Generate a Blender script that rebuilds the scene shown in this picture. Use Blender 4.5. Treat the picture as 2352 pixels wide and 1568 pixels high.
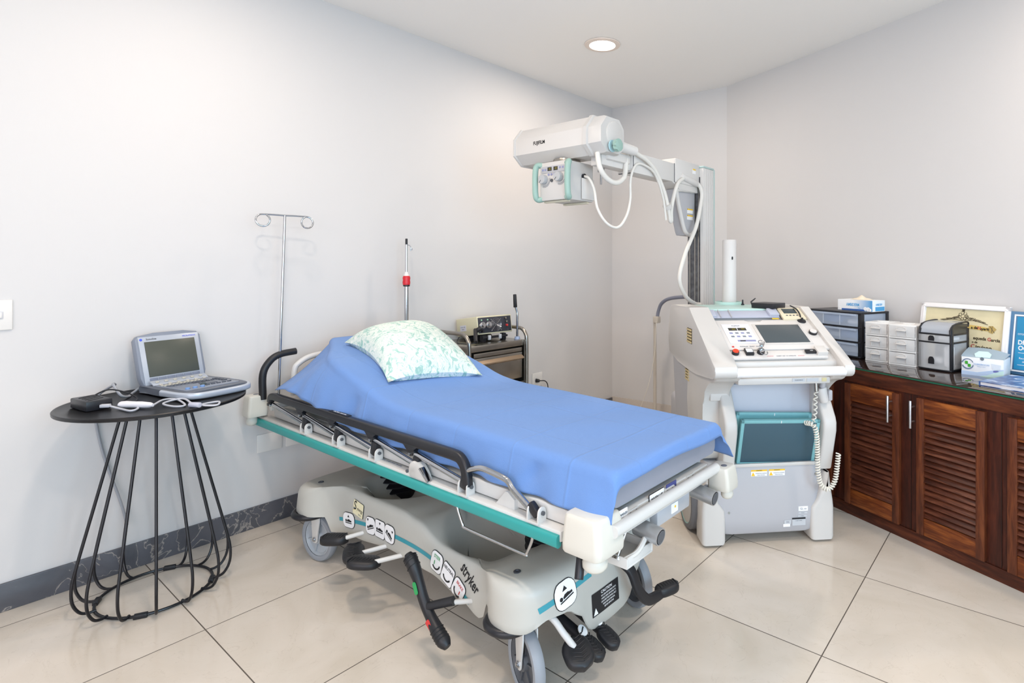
import bpy, bmesh, math, random
from mathutils import Vector as V, Matrix as Mx
for _o in list(bpy.data.objects): bpy.data.objects.remove(_o)
SC = bpy.context.scene
COL = SC.collection
R = math.radians
random.seed(7)
# ------------------------------------------------------------ camera, world, light, exposure
cam = bpy.data.objects.new('camera', bpy.data.cameras.new('camera')); COL.objects.link(cam)
cam.location = (0, 0, 1.30); cam.rotation_euler = (R(90), 0, R(37.296))
cam.data.sensor_fit = 'HORIZONTAL'; cam.data.sensor_width = 36.0
cam.data.lens = 1290.3 / 2352 * 36
cam.data.shift_x = (1176 - 1399.7) / 2352; cam.data.shift_y = -(784 - 613.3) / 2352
cam.data.clip_start = .02
SC.camera = cam
w = bpy.data.worlds.new('daylight'); SC.world = w; w.use_nodes = True
w.node_tree.nodes['Background'].inputs[0].default_value = (.80, .90, 1.0, 1)
w.node_tree.nodes['Background'].inputs[1].default_value = .3
SC.view_settings.view_transform = 'Standard'; SC.view_settings.look = 'None'
SC.view_settings.gamma = 1; SC.view_settings.use_curve_mapping = False
SC.view_settings.exposure = 0.0
SC.cycles.max_bounces = 8; SC.cycles.diffuse_bounces = 5; SC.cycles.glossy_bounces = 4
SC.cycles.transmission_bounces = 8; SC.cycles.transparent_max_bounces = 12
SC.cycles.caustics_reflective = False; SC.cycles.caustics_refractive = False
SC.cycles.sample_clamp_indirect = 6
def area(name, loc, rot, sx, sy, power, col):
    l = bpy.data.lights.new(name, 'AREA'); l.shape = 'RECTANGLE'; l.size = sx; l.size_y = sy
    l.energy = power; l.color = col
    o = bpy.data.objects.new(name, l); COL.objects.link(o); o.location = loc; o.rotation_euler = rot
    return o
# daylight entering by the two big windows: one behind the camera, one in the wall to its right (bluer, open sky)
area('daylight_window_front', (0.75, -2.45, 1.5), (R(60), 0, 0), 3.9, 1.9, 98, (1.0, .92, .97))
area('daylight_window_side', (2.95, -0.3, 1.5), (R(49), 0, R(90)), 3.2, 1.9, 150, (.50, .78, 1.0))
ZC = 2.76            # ceiling height
DOWNLIGHT_POWER = 15.5
# ------------------------------------------------------------ helpers
def lin(c):
    if isinstance(c, str): c = tuple(int(c[i:i+2], 16) for i in (0, 2, 4))
    return tuple(((v/255)/12.92 if v/255 <= .04045 else ((v/255+.055)/1.055)**2.4) for v in c) + (1,)
def mat(name, c, rough=.5, metal=0., spec=.5, noise=0., nscale=8., bump=0., bscale=60., coat=0., trans=0., alpha=1., emit=None, estr=1., c2=None, ior=1.45):
    m = bpy.data.materials.new(name); m.use_nodes = True
    nt = m.node_tree; b = nt.nodes['Principled BSDF']; L = nt.links.new
    b.inputs['Base Color'].default_value = lin(c); b.inputs['Roughness'].default_value = rough
    b.inputs['Metallic'].default_value = metal; b.inputs['Specular IOR Level'].default_value = spec
    b.inputs['Coat Weight'].default_value = coat; b.inputs['Transmission Weight'].default_value = trans
    b.inputs['Alpha'].default_value = alpha; b.inputs['IOR'].default_value = ior
    if emit: b.inputs['Emission Color'].default_value = lin(emit); b.inputs['Emission Strength'].default_value = estr
    if noise or bump or c2:
        tc = nt.nodes.new('ShaderNodeTexCoord')
    if noise or c2:
        n = nt.nodes.new('ShaderNodeTexNoise'); n.inputs['Scale'].default_value = nscale; n.inputs['Detail'].default_value = 4
        L(tc.outputs['Object'], n.inputs['Vector'])
        r = nt.nodes.new('ShaderNodeValToRGB'); a = lin(c); d = lin(c2) if c2 else tuple(v*(1-noise) for v in a[:3])+(1,)
        r.color_ramp.elements[0].color = d; r.color_ramp.elements[1].color = a
        r.color_ramp.elements[0].position = .35; r.color_ramp.elements[1].position = .65
        L(n.outputs['Fac'], r.inputs['Fac']); L(r.outputs['Color'], b.inputs['Base Color'])
    if bump:
        n2 = nt.nodes.new('ShaderNodeTexNoise'); n2.inputs['Scale'].default_value = bscale; n2.inputs['Detail'].default_value = 3
        L(tc.outputs['Object'], n2.inputs['Vector'])
        bp = nt.nodes.new('ShaderNodeBump'); bp.inputs['Strength'].default_value = bump; bp.inputs['Distance'].default_value = .002
        L(n2.outputs['Fac'], bp.inputs['Height']); L(bp.outputs['Normal'], b.inputs['Normal'])
    return m
def cr(pts, n=6, closed=False):
    """Catmull-Rom through points (any dimension)"""
    P = [V(p) for p in pts]; N = len(P); out = []
    for i in range(N if closed else N-1):
        a = P[(i-1) % N] if closed or i > 0 else P[0]*2-P[1]
        b = P[i]; c = P[(i+1) % N]
        d = P[(i+2) % N] if closed or i+2 < N else P[-1]*2-P[-2]
        for k in range(n):
            t = k/n
            out.append(.5*((2*b)+(c-a)*t+(2*a-5*b+4*c-d)*t*t+(3*b-a-3*c+d)*t**3))
    if not closed: out.append(P[-1].copy())
    return out
def interp(x, tab):
    if x <= tab[0][0]: return tab[0][1]
    for (a, b), (c, d) in zip(tab, tab[1:]):
        if x <= c:
            t = (x-a)/(c-a); t = t*t*(3-2*t); return b+(d-b)*t
    return tab[-1][1]
def sm(a, b, x):
    t = max(0., min(1., (x-a)/(b-a))); return t*t*(3-2*t)
def frame(o, xax, zax=(0, 0, 1)):
    """matrix with origin o, x axis xax, z axis as near zax as possible"""
    x = V(xax).normalized(); z = V(zax); z = (z-x*z.dot(x)).normalized(); y = z.cross(x)
    m = Mx((x, y, z)).transposed().to_4x4(); m.translation = V(o); return m
def Tr(x=0, y=0, z=0): return Mx.Translation((x, y, z))
def Ro(a, ax): return Mx.Rotation(R(a), 4, ax)
class MB:
    def __init__(s, F=None): s.bm = bmesh.new(); s.F = F or Mx(); s.mi = 0
    def take(s, b, M=None):
        """merge another bmesh"""
        T = s.F @ (M or Mx()); vs = {}
        for v in b.verts: vs[v.index] = s.bm.verts.new(T @ v.co)
        flip = T.determinant() < 0
        for f in b.faces:
            l = [vs[v.index] for v in f.verts]
            if flip: l.reverse()
            try: g = s.bm.faces.new(l); g.material_index = s.mi
            except ValueError: pass
        b.free(); return s
    def raw(s, verts, faces, M=None):
        b = bmesh.new(); vv = [b.verts.new(p) for p in verts]
        for f in faces:
            try: b.faces.new([vv[i] for i in f])
            except ValueError: pass
        b.verts.index_update(); return s.take(b, M)
    def box(s, c, d, M=None, bev=0., seg=2, taper=None, rot=None):
        b = bmesh.new(); x, y, z = d[0]/2, d[1]/2, d[2]/2; tx, ty = taper or (1, 1)
        P = [(-x,-y,-z),(x,-y,-z),(x,y,-z),(-x,y,-z),(-x*tx,-y*ty,z),(x*tx,-y*ty,z),(x*tx,y*ty,z),(-x*tx,y*ty,z)]
        vv = [b.verts.new(V(p)) for p in P]
        for f in ((3,2,1,0),(4,5,6,7),(0,1,5,4),(1,2,6,5),(2,3,7,6),(3,0,4,7)): b.faces.new([vv[i] for i in f])
        if bev: bmesh.ops.bevel(b, geom=list(b.edges), offset=min(bev, .49*min(d)), segments=seg, profile=.5, affect='EDGES', clamp_overlap=True)
        b.verts.index_update(); return s.take(b, (M or Mx()) @ Tr(*c) @ (rot or Mx()))
    def lathe(s, prof, M=None, n=28, cap=True):
        vs = []; fs = []
        for r, z in prof:
            for k in range(n):
                a = 2*math.pi*k/n; vs.append((r*math.cos(a), r*math.sin(a), z))
        for i in range(len(prof)-1):
            for k in range(n):
                k2 = (k+1) % n; fs.append((i*n+k, i*n+k2, (i+1)*n+k2, (i+1)*n+k))
        if cap:
            if prof[0][0] > 1e-6: fs.append(tuple(range(n-1, -1, -1)))
            if prof[-1][0] > 1e-6: fs.append(tuple((len(prof)-1)*n+k for k in range(n)))
        return s.raw(vs, fs, M)
    def cyl(s, p0, p1, r, r1=None, n=20, bev=0.):
        p0, p1 = V(p0), V(p1); d = p1-p0; L = d.length
        q = d.to_track_quat('Z', 'Y').to_matrix().to_4x4(); q.translation = p0
        r1 = r if r1 is None else r1
        pr = [(r, 0), (r1, L)] if not bev else [(r-bev, 0), (r-.3*bev, .3*bev), (r, bev), (r1, L-bev), (r1-.3*bev, L-.3*bev), (r1-bev, L)]
        return s.lathe(pr, q, n)
    def loft(s, rings, M=None, cap=True, closed=True):
        n = len(rings[0]); vs = [tuple(p) for r in rings for p in r]; fs = []
        for i in range(len(rings)-1):
            for k in range(n if closed else n-1):
                k2 = (k+1) % n; fs.append((i*n+k, i*n+k2, (i+1)*n+k2, (i+1)*n+k))
        if cap and closed:
            fs.append(tuple(range(n-1, -1, -1))); fs.append(tuple((len(rings)-1)*n+k for k in range(n)))
        return s.raw(vs, fs, M)
    def tube(s, pts, r, n=10, closed=False, M=None, flat=None):
        P = [V(p) for p in pts]; N = len(P); rs = r if isinstance(r, (list, tuple)) else [r]*N
        T = []
        for i in range(N):
            a = P[(i-1) % N] if closed or i > 0 else P[i]; c = P[(i+1) % N] if closed or i < N-1 else P[i]
            T.append((c-a).normalized())
        u = T[0].orthogonal().normalized() if flat is None else (V(flat)-T[0]*V(flat).dot(T[0])).normalized()
        rings = []
        for i in range(N):
            if i:
                q = T[i-1].rotation_difference(T[i]); u = (q @ u); u = (u-T[i]*u.dot(T[i])).normalized()
            w = T[i].cross(u)
            rings.append([P[i]+rs[i]*(math.cos(2*math.pi*k/n)*u+math.sin(2*math.pi*k/n)*w) for k in range(n)])
        if closed:
            rings.append(rings[0]); return s.loft(rings, M, cap=False)
        return s.loft(rings, M)
    def sweep(s, pts, sec, up=(0, 0, 1), M=None, closed=False):
        """sweep a 2D section (a along side axis, b along up axis) along a path"""
        P = [V(p) for p in pts]; N = len(P); rings = []
        for i in range(N):
            a = P[max(i-1, 0)]; c = P[min(i+1, N-1)]; t = (c-a).normalized()
            sd = t.cross(V(up)).normalized(); u2 = sd.cross(t)
            rings.append([P[i]+sd*q[0]+u2*q[1] for q in sec])
        return s.loft(rings, M)
    def prism(s, poly, d, M=None, bev=0., seg=2):
        """extrude polygon (xy) from z=0 to z=d"""
        b = bmesh.new(); n = len(poly)
        A = sum(poly[i][0]*poly[(i+1) % n][1]-poly[(i+1) % n][0]*poly[i][1] for i in range(n))
        if A < 0: poly = poly[::-1]
        lo = [b.verts.new((p[0], p[1], 0)) for p in poly]; hi = [b.verts.new((p[0], p[1], d)) for p in poly]
        b.faces.new(lo[::-1]); b.faces.new(hi)
        for i in range(n): b.faces.new((lo[i], lo[(i+1) % n], hi[(i+1) % n], hi[i]))
        if bev:
            ed = [e for e in b.edges if (e.verts[0] in lo) == (e.verts[1] in lo)]
            bmesh.ops.bevel(b, geom=ed, offset=bev, segments=seg, profile=.5, affect='EDGES', clamp_overlap=True)
        b.verts.index_update(); return s.take(b, M)
    def ball(s, c, r, M=None, n=16, sc=(1, 1, 1)):
        m = n//2; pr = [(max(r*math.sin(math.pi*i/m), 0.), -r*math.cos(math.pi*i/m)) for i in range(m+1)]
        pr[0] = (1e-5, -r); pr[-1] = (1e-5, r)
        return s.lathe(pr, (M or Mx()) @ Tr(*c) @ Mx.Diagonal((*sc, 1)), n)
    def grid(s, nu, nv, f, M=None, thick=0.):
        vs = [V(f(i/nu, j/nv)) for i in range(nu+1) for j in range(nv+1)]
        fs = [(i*(nv+1)+j, (i+1)*(nv+1)+j, (i+1)*(nv+1)+j+1, i*(nv+1)+j+1) for i in range(nu) for j in range(nv)]
        return s.raw([tuple(v) for v in vs], fs, M)
WM = {}
def link(o, M=None, parent=None):
    COL.objects.link(o)
    if parent is not None: o.parent = parent; WM[o.name] = WM[parent.name]
    else:
        M = M or Mx(); o.matrix_world = M; WM[o.name] = M.copy()
    return o
def mesh_from(mb, name, mats, Minv, sharp=38, smooth=True):
    bm = mb.bm; bmesh.ops.transform(bm, matrix=Minv, verts=bm.verts)
    bmesh.ops.remove_doubles(bm, verts=bm.verts, dist=1e-6)
    bm.normal_update(); cs = math.cos(R(sharp))
    for f in bm.faces: f.smooth = smooth
    for e in bm.edges:
        if len(e.link_faces) == 2 and e.link_faces[0].normal.dot(e.link_faces[1].normal) < cs: e.smooth = False
    me = bpy.data.meshes.new(name); bm.to_mesh(me); bm.free()
    for m in (mats if isinstance(mats, (list, tuple)) else [mats]): me.materials.append(m)
    return me
def build(mb, name, mats, parent=None, M=None, sharp=38, label=None, recalc=False):
    """mesh object; vertices are authored in world space"""
    if recalc: bmesh.ops.recalc_face_normals(mb.bm, faces=mb.bm.faces)
    base = WM[parent.name] if parent is not None else (M or Mx())
    o = bpy.data.objects.new(name, mesh_from(mb, name, mats, base.inverted(), sharp))
    link(o, base, parent)
    if label: o['label'] = label
    return o
def thing(name, label, cat, M=None, group=None):
    o = bpy.data.objects.new(name, None); o.empty_display_size = .1; link(o, M)
    return tag(o, label, cat, group)
def tag(o, label, cat, group=None, kind=None):
    o['label'] = label; o['category'] = cat
    if group: o['group'] = group
    if kind: o['kind'] = kind
    return o
def struct(mb, name, mats, label=None, cat=None):
    o = build(mb, name, mats); o['kind'] = 'structure'
    o['label'] = label or name.replace('_', ' '); o['category'] = cat or name.split('_')[0]
    return o
def text(s, size, M, m, parent, name='lettering', align='CENTER', ext=.0003, sx=1., bold=0., spacing=1.):
    """lettering as mesh, in the xy plane of M"""
    c = bpy.data.curves.new('t', 'FONT'); c.body = s; c.size = size; c.align_x = align; c.align_y = 'CENTER'
    c.extrude = ext; c.offset = bold; c.space_character = spacing; c.resolution_u = 3
    t = bpy.data.objects.new('t', c); COL.objects.link(t)
    dg = bpy.context.evaluated_depsgraph_get()
    me = bpy.data.meshes.new_from_object(t.evaluated_get(dg)); me.name = name
    bpy.data.objects.remove(t); bpy.data.curves.remove(c)
    me.transform(WM[parent.name].inverted() @ M @ Mx.Diagonal((sx, 1, 1, 1)))
    me.materials.clear(); me.materials.append(m)
    o = bpy.data.objects.new(name, me); link(o, None, parent); return o
def circ(r, n=24, cx=0, cy=0, a0=0, a1=360):
    full = abs(a1-a0) >= 360; k = n if full else n+1
    return [(cx+r*math.cos(R(a0+(a1-a0)*i/n)), cy+r*math.sin(R(a0+(a1-a0)*i/n))) for i in range(k)]
def rrect(w, h, r, n=4, cx=0, cy=0):
    p = []
    for sx, sy, a in ((1, 1, 0), (-1, 1, 90), (-1, -1, 180), (1, -1, 270)):
        p += circ(r, n, cx+sx*(w/2-r), cy+sy*(h/2-r), a, a+90)
    return p
# ------------------------------------------------------------ shared materials
M_white_plastic = mat('white_plastic', 'e2e0dd', .38)
M_bed_cream = mat('bed_cream_plastic', 'b6b6b0', .36)
M_bed_white = mat('bed_white_paint', 'cdcdcb', .35)
M_black_rubber = mat('black_rubber', '1d1e22', .45)
M_black_plastic = mat('black_plastic', '202126', .35)
M_black_metal = mat('black_painted_metal', '17171c', .32)
M_chrome = mat('chrome', 'b9bbbf', .12, 1.)
M_steel = mat('brushed_steel', 'a9a49c', .27, 1., noise=.12, nscale=14)
M_grey_tyre = mat('grey_tyre', '8d939b', .5)
M_grey_hub = mat('grey_wheel_hub', 'a4abb2', .45)
M_dark_hub = mat('dark_wheel_hub', '52565c', .5)
M_teal = mat('teal_bumper', '2f9795', .38)
M_teal_ink = mat('teal_ink', '3a93a2', .5)
M_ink = mat('black_ink', '17181c', .6)
M_green_ink = mat('green_ink', '2f9a58', .5)
M_red_ink = mat('red_ink', 'c83a3a', .5)
M_label = mat('white_label', 'f0f1f3', .5)
M_label_grey = mat('silver_label', 'c3c7cc', .45)
M_grey_text = mat('grey_text', '7d8490', .6)
M_mint = mat('mint_plastic', 'bfe0da', .4)
M_yellow = mat('yellow_label', 'f2c530', .5)
M_screen = mat('dark_screen', '3f4a4d', .25)
# ------------------------------------------------------------ the room
def wall_material():
    m = mat('wall_paint', 'd1d0d0', .75, spec=.25); nt = m.node_tree; L = nt.links.new
    b = nt.nodes['Principled BSDF']; tc = nt.nodes.new('ShaderNodeTexCoord'); mp = nt.nodes.new('ShaderNodeMapping')
    mp.inputs['Scale'].default_value = (140, 140, 18)
    n = nt.nodes.new('ShaderNodeTexNoise'); n.inputs['Scale'].default_value = 1; n.inputs['Detail'].default_value = 3
    bp = nt.nodes.new('ShaderNodeBump'); bp.inputs['Strength'].default_value = .12; bp.inputs['Distance'].default_value = .001
    L(tc.outputs['Object'], mp.inputs['Vector']); L(mp.outputs['Vector'], n.inputs['Vector'])
    L(n.outputs['Fac'], bp.inputs['Height']); L(bp.outputs['Normal'], b.inputs['Normal'])
    return m
def floor_material():
    m = mat('beige_porcelain_tile', 'cfc5b6', .13, spec=.5); nt = m.node_tree; L = nt.links.new
    b = nt.nodes['Principled BSDF']; tc = nt.nodes.new('ShaderNodeTexCoord'); sp = nt.nodes.new('ShaderNodeSeparateXYZ')
    L(tc.outputs['Object'], sp.inputs['Vector'])
    def mth(op, a, c=None, d=None):
        n = nt.nodes.new('ShaderNodeMath'); n.operation = op
        for i, x in enumerate((a, c, d)):
            if x is None: continue
            if isinstance(x, (int, float)): n.inputs[i].default_value = x
            else: L(x, n.inputs[i])
        return n.outputs[0]
    def edge(ax, x0):
        t = mth('DIVIDE', mth('SUBTRACT', sp.outputs[ax], x0), .6)
        return mth('ABSOLUTE', mth('SUBTRACT', mth('FRACT', mth('ADD', t, .5)), .5)), mth('FLOOR', t)
    ex, ix = edge('X', -1.174); ey, iy = edge('Y', .725)
    grout = mth('LESS_THAN', mth('MINIMUM', ex, ey), .0032)
    n1 = nt.nodes.new('ShaderNodeTexNoise'); n1.inputs['Scale'].default_value = 2.2; n1.inputs['Detail'].default_value = 6; n1.inputs['Distortion'].default_value = 1.6
    wn = nt.nodes.new('ShaderNodeTexWhiteNoise'); cb = nt.nodes.new('ShaderNodeCombineXYZ')
    L(ix, cb.inputs[0]); L(iy, cb.inputs[1]); L(cb.outputs[0], wn.inputs['Vector'])
    va = nt.nodes.new('ShaderNodeVectorMath'); va.operation = 'ADD'
    sc = nt.nodes.new('ShaderNodeVectorMath'); sc.operation = 'SCALE'; sc.inputs['Scale'].default_value = 9
    L(wn.outputs['Color'], sc.inputs[0]); L(tc.outputs['Object'], va.inputs[0]); L(sc.outputs[0], va.inputs[1]); L(va.outputs[0], n1.inputs['Vector'])
    rp = nt.nodes.new('ShaderNodeValToRGB'); rp.color_ramp.elements[0].color = lin('cbc1b3'); rp.color_ramp.elements[1].color = lin('d8cfc4')
    rp.color_ramp.elements[0].position = .3; rp.color_ramp.elements[1].position = .7
    L(n1.outputs['Fac'], rp.inputs['Fac'])
    # thin darker veins
    n2 = nt.nodes.new('ShaderNodeTexNoise'); n2.inputs['Scale'].default_value = 5; n2.inputs['Detail'].default_value = 8; n2.inputs['Distortion'].default_value = 2.5
    L(va.outputs[0], n2.inputs['Vector'])
    vein = mth('MULTIPLY', mth('LESS_THAN', mth('ABSOLUTE', mth('SUBTRACT', n2.outputs['Fac'], .5)), .004), .12)
    mx = nt.nodes.new('ShaderNodeMix'); mx.data_type = 'RGBA'; L(vein, mx.inputs[0]); L(rp.outputs['Color'], mx.inputs[6]); mx.inputs[7].default_value = lin('8c7b6a')
    m2 = nt.nodes.new('ShaderNodeMix'); m2.data_type = 'RGBA'; L(grout, m2.inputs[0]); L(mx.outputs[2], m2.inputs[6]); m2.inputs[7].default_value = lin('5d554d')
    L(m2.outputs[2], b.inputs['Base Color'])
    L(mth('MULTIPLY_ADD', grout, .5, .12), b.inputs['Roughness'])
    return m
def marble_material():
    m = mat('dark_grey_marble', '55565c', .3); nt = m.node_tree; L = nt.links.new; b = nt.nodes['Principled BSDF']
    tc = nt.nodes.new('ShaderNodeTexCoord'); n = nt.nodes.new('ShaderNodeTexNoise')
    n.inputs['Scale'].default_value = 4.5; n.inputs['Detail'].default_value = 9; n.inputs['Distortion'].default_value = 2.2
    L(tc.outputs['Object'], n.inputs['Vector'])
    r = nt.nodes.new('ShaderNodeValToRGB'); e = r.color_ramp.elements
    e[0].position = .25; e[0].color = lin('4a4b52'); e[1].position = .8; e[1].color = lin('62636a')
    for p, c in ((.485, '55565c'), (.5, 'a09a94'), (.512, '585960')):
        q = e.new(p); q.color = lin(c)
    L(n.outputs['Fac'], r.inputs['Fac']); L(r.outputs['Color'], b.inputs['Base Color'])
    return m
M_wall = wall_material(); M_ceiling = mat('ceiling_paint', 'f3f2f0', .8, spec=.2)
M_floor = floor_material(); M_marble = marble_material()
M_cream_base = mat('cream_baseboard_tile', 'cdc5bd', .4)
XW, XE, YF = -3.112, 3.0, -2.5
PA, PB, PC = V((XW, 4.127)), V((-1.995, 4.185)), V((-1.341, 3.944))
dW = V((math.cos(R(-22)), math.sin(R(-22)))); PD = PC+dW*((XE-PC.x)/dW.x)
def wall_prism(p0, p1, z0=0, z1=ZC, t=.12, mb=None):
    p0, p1 = V(p0), V(p1); d = (p1-p0).normalized(); n = V((-d.y, d.x))*t   # outward = left of travel
    mb = mb or MB(); mb.prism([tuple(p0), tuple(p1), tuple(p1+n), tuple(p0+n)], z1-z0, Tr(0, 0, z0)); return mb
struct(wall_prism((XW, YF), PA), 'wall_left', M_wall)
struct(wall_prism(PA, PB), 'wall_back', M_wall)
struct(wall_prism(PB, PC), 'wall_corner', M_wall)
struct(wall_prism(PC, PD), 'wall_right', M_wall)
def holed_wall(p0, p1, u0, u1, z0, z1):
    p0, p1 = V(p0), V(p1); d = (p1-p0).normalized(); mb = MB()
    wall_prism(p0, p0+d*u0, mb=mb); wall_prism(p0+d*u1, p1, mb=mb)
    wall_prism(p0+d*u0, p0+d*u1, 0, z0, mb=mb); wall_prism(p0+d*u0, p0+d*u1, z1, ZC, mb=mb)
    return mb
def window(name, p0, p1, u0, u1, z0, z1, k):
    p0, p1 = V(p0), V(p1); d = (p1-p0).normalized(); F = frame((p0.x, p0.y, 0), (d.x, d.y, 0)); mb = MB(F)
    for z in (z0, z1): mb.box(((u0+u1)/2, .06, z), (u1-u0+.06, .06, .06))
    for i in range(k+1): mb.box((u0+(u1-u0)*i/k, .06, (z0+z1)/2), (.06, .06, z1-z0))
    o = struct(mb, name, M_white_plastic)
    return o
struct(holed_wall(PD, (XE, YF), PD.y-1.4, PD.y+1.9, .45, 2.5), 'wall_side', M_wall)
struct(holed_wall((XE, YF), (XW, YF), .3, 4.2, .45, 2.5), 'wall_front', M_wall)
window('window_1', (XE, YF), (XW, YF), .3, 4.2, .45, 2.5, 4)
window('window_2', PD, (XE, YF), PD.y-1.4, PD.y+1.9, .45, 2.5, 3)
plan = [(XW, YF), (XE, YF), (XE, PD.y), tuple(PC), tuple(PB), tuple(PA)]
struct(MB().prism(plan, .1, Tr(0, 0, -.1)), 'floor', M_floor, 'beige polished porcelain tile floor')
struct(MB().prism(plan, .1, Tr(0, 0, ZC)), 'ceiling', M_ceiling, 'white plaster ceiling')
struct(MB().box((XW+.006, (YF+4.127)/2, .053), (.012, 4.127-YF, .106), bev=.002), 'baseboard_left', M_marble, 'dark grey marble baseboard under the left wall')
struct(wall_prism(PA-V((0, .012)), PB-V((0, .012)), 0, .115, .01), 'baseboard_back', M_cream_base, 'cream baseboard of the back wall')
# ------------------------------------------------------------ ceiling downlights
M_lamp = mat('lamp_diffuser', 'fff6ea', .5, emit='fff3e4', estr=14)
M_lamp_rim = mat('lamp_rim', 'e9dcd2', .4)
def downlight(x, y, label):
    t = thing('downlight', label, 'ceiling light', Tr(x, y, ZC))
    F = Tr(x, y, ZC)
    build(MB(F).lathe([(.082, 0), (.118, -.002), (.116, -.007), (.086, -.010), (.082, -.004)], n=40, cap=False), 'rim', M_lamp_rim, t)
    build(MB(F).lathe([(.0001, -.0055), (.083, -.0055)], n=40, cap=False), 'diffuser', M_lamp, t)
    l = bpy.data.lights.new('lamp_light', 'AREA'); l.shape = 'DISK'; l.size = .16; l.energy = DOWNLIGHT_POWER; l.color = (1, .84, .70)
    o = bpy.data.objects.new('lamp_light', l); COL.objects.link(o); o.location = (x, y, ZC-.02)
    return t
downlight(-2.269, 2.903, 'round recessed ceiling downlight above the x-ray tube head')
for x, y, k in ((.5, 2.72, 1), (-1.6, .6, 1), (.2, .6, 1), (-2.3, .9, .5), (-2.3, -.7, .2)):  # unseen downlights, light only; the dim left-wall pair is added to warm its top
    l = bpy.data.lights.new('lamp_light', 'AREA'); l.shape = 'DISK'; l.size = .16; l.energy = DOWNLIGHT_POWER*k; l.color = (1, .84, .70)
    o = bpy.data.objects.new('lamp_light', l); COL.objects.link(o); o.location = (x, y, ZC-.02)
# ------------------------------------------------------------ wall plates
F = frame((XW, 0, 0), (0, 1, 0))          # x along the wall, y = out of the room
def plate(y0, y1, z0, z1, nm, label, cat):
    M = Tr(XW, (y0+y1)/2, (z0+z1)/2)
    t = thing(nm, label, cat, M)
    build(MB(M).box((.004, 0, 0), (.008, y1-y0, z1-z0), bev=.003), 'cover_plate', M_white_plastic, t); return t, M
t, M = plate(.215, .325, 1.062, 1.176, 'light_switch', 'white wall light switch left of the black console table', 'light switch')
build(MB(M).box((.009, .005, 0), (.004, .05, .028), bev=.001), 'rocker_gap_shade', mat('switch_shadow_gap', 'c9c9d0', .5), t)  # grey rim paints the shadow line round the rocker
build(MB(M).box((.011, .005, 0), (.005, .044, .022), bev=.002), 'rocker', M_white_plastic, t)
plate(1.168, 1.285, .367, .458, 'blank_wall_plate', 'blank white wall plate behind the stretcher, the left one of two', 'wall plate')
plate(1.305, 1.425, .367, .458, 'blank_wall_plate', 'blank white wall plate behind the stretcher, partly hidden by its rail', 'wall plate')
t, M = plate(3.095, 3.205, .37, .475, 'wall_outlet', 'white wall outlet beside the steel cart with a black plug', 'outlet')
pl = thing('power_plug', 'black power plug pushed into the white wall outlet', 'plug', M)
build(MB(M).cyl((.008, -.02, -.005), (.035, -.005, -.005), .016, .012, bev=.003), 'plug_body', M_black_plastic, pl)
build(MB(M).tube(cr([(.035, -.005, -.005), (.06, .03, -.01), (.065, .055, -.05), (.06, .06, -.15), (.05, .06, -.36)], 6), .004, 8), 'power_cord', M_black_plastic, pl)
# ------------------------------------------------------------ black wire console table
TX, TY, TZ = -2.806, .690, .757
M = Tr(TX, TY, 0)
t = thing('wire_side_table', 'round black metal side table with a cage of bent wire legs against the wall', 'table', M)
b = MB(M); b.lathe([(.0001, TZ), (.296, TZ), (.301, TZ+.003), (.302, TZ+.012), (.299, TZ+.015), (.292, TZ+.015), (.29, TZ+.0135), (.0001, TZ+.0135)], n=72)
build(b, 'table_top', mat('black_table_top', '0f0f13', .34), t)
b = MB(M); ring = [(.184*math.cos(a), .184*math.sin(a), .009) for a in [2*math.pi*k/64 for k in range(64)]]
b.tube(ring, .0055, 8, closed=True)
build(b, 'base_ring', M_black_metal, t)
for k in range(14):
    a = 2*math.pi*k/14+R(-13.8); c, s_ = math.cos(a), math.sin(a)
    prof = [(.104, TZ-.004), (.116, .70), (.158, .52), (.203, .33), (.236, .19), (.248, .125), (.246, .068), (.228, .028), (.205, .014), (.18, .0135)]
    pts = cr([(r*c, r*s_, z) for r, z in prof], 5)
    b = MB(M); b.tube(pts, .0052, 8); build(b, 'leg_wire', M_black_metal, t)
for a in (-28, 62, 152, 242):
    b = MB(M @ Ro(a, 'Z')); b.box((.184, 0, .009), (.018, .042, .016), bev=.002); build(b, 'foot_clip', M_black_rubber, t)
# ------------------------------------------------------------ portable ultrasound on the table
TT = TZ+.0135
M_us_grey = mat('ultrasound_grey', '7f8795', .4); M_us_silver = mat('ultrasound_silver', 'b4bcc8', .3, .3)
M_us_dark = mat('ultrasound_dark', '5d636e', .4); M_key = mat('ultrasound_keys', 'b9b8ae', .45)
M_key_dark = mat('ultrasound_key_groove', '4d525c', .5); M_key_blue = mat('blue_key', '6f92c4', .4)
US = frame((-2.673, .755, TT+.002), (-.225, .974, 0))          # x right along the front edge, y away to the hinge
t = thing('portable_ultrasound', 'grey portable ultrasound machine with its screen open on the wire table', 'ultrasound machine', US)
b = MB(US)
prof = [(.0, .03), (.03, .0), (.22, .0), (.25, .03), (.262, .16), (.25, .30), (.235, .33), (.015, .33), (0, .30), (-.012, .16)]
b.prism(cr(prof, 3, True), .026, Tr(0, 0, .004), bev=.006)
build(b, 'keyboard_housing', M_us_dark, t)
b = MB(US); b.sweep(cr([(-.012, .15, .018), (-.004, .03, .016), (.03, -.018, .014), (.125, -.03, .014), (.22, -.018, .014), (.254, .03, .016), (.262, .15, .018)], 5), rrect(.018, .026, .008))
hd = build(b, 'front_handle', M_us_silver, t)
b = MB(US); b.prism(rrect(.215, .235, .012, cx=.125, cy=.155), .004, Tr(0, 0, .029), bev=.0015); deck = build(b, 'key_deck', M_us_grey, t)
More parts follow.
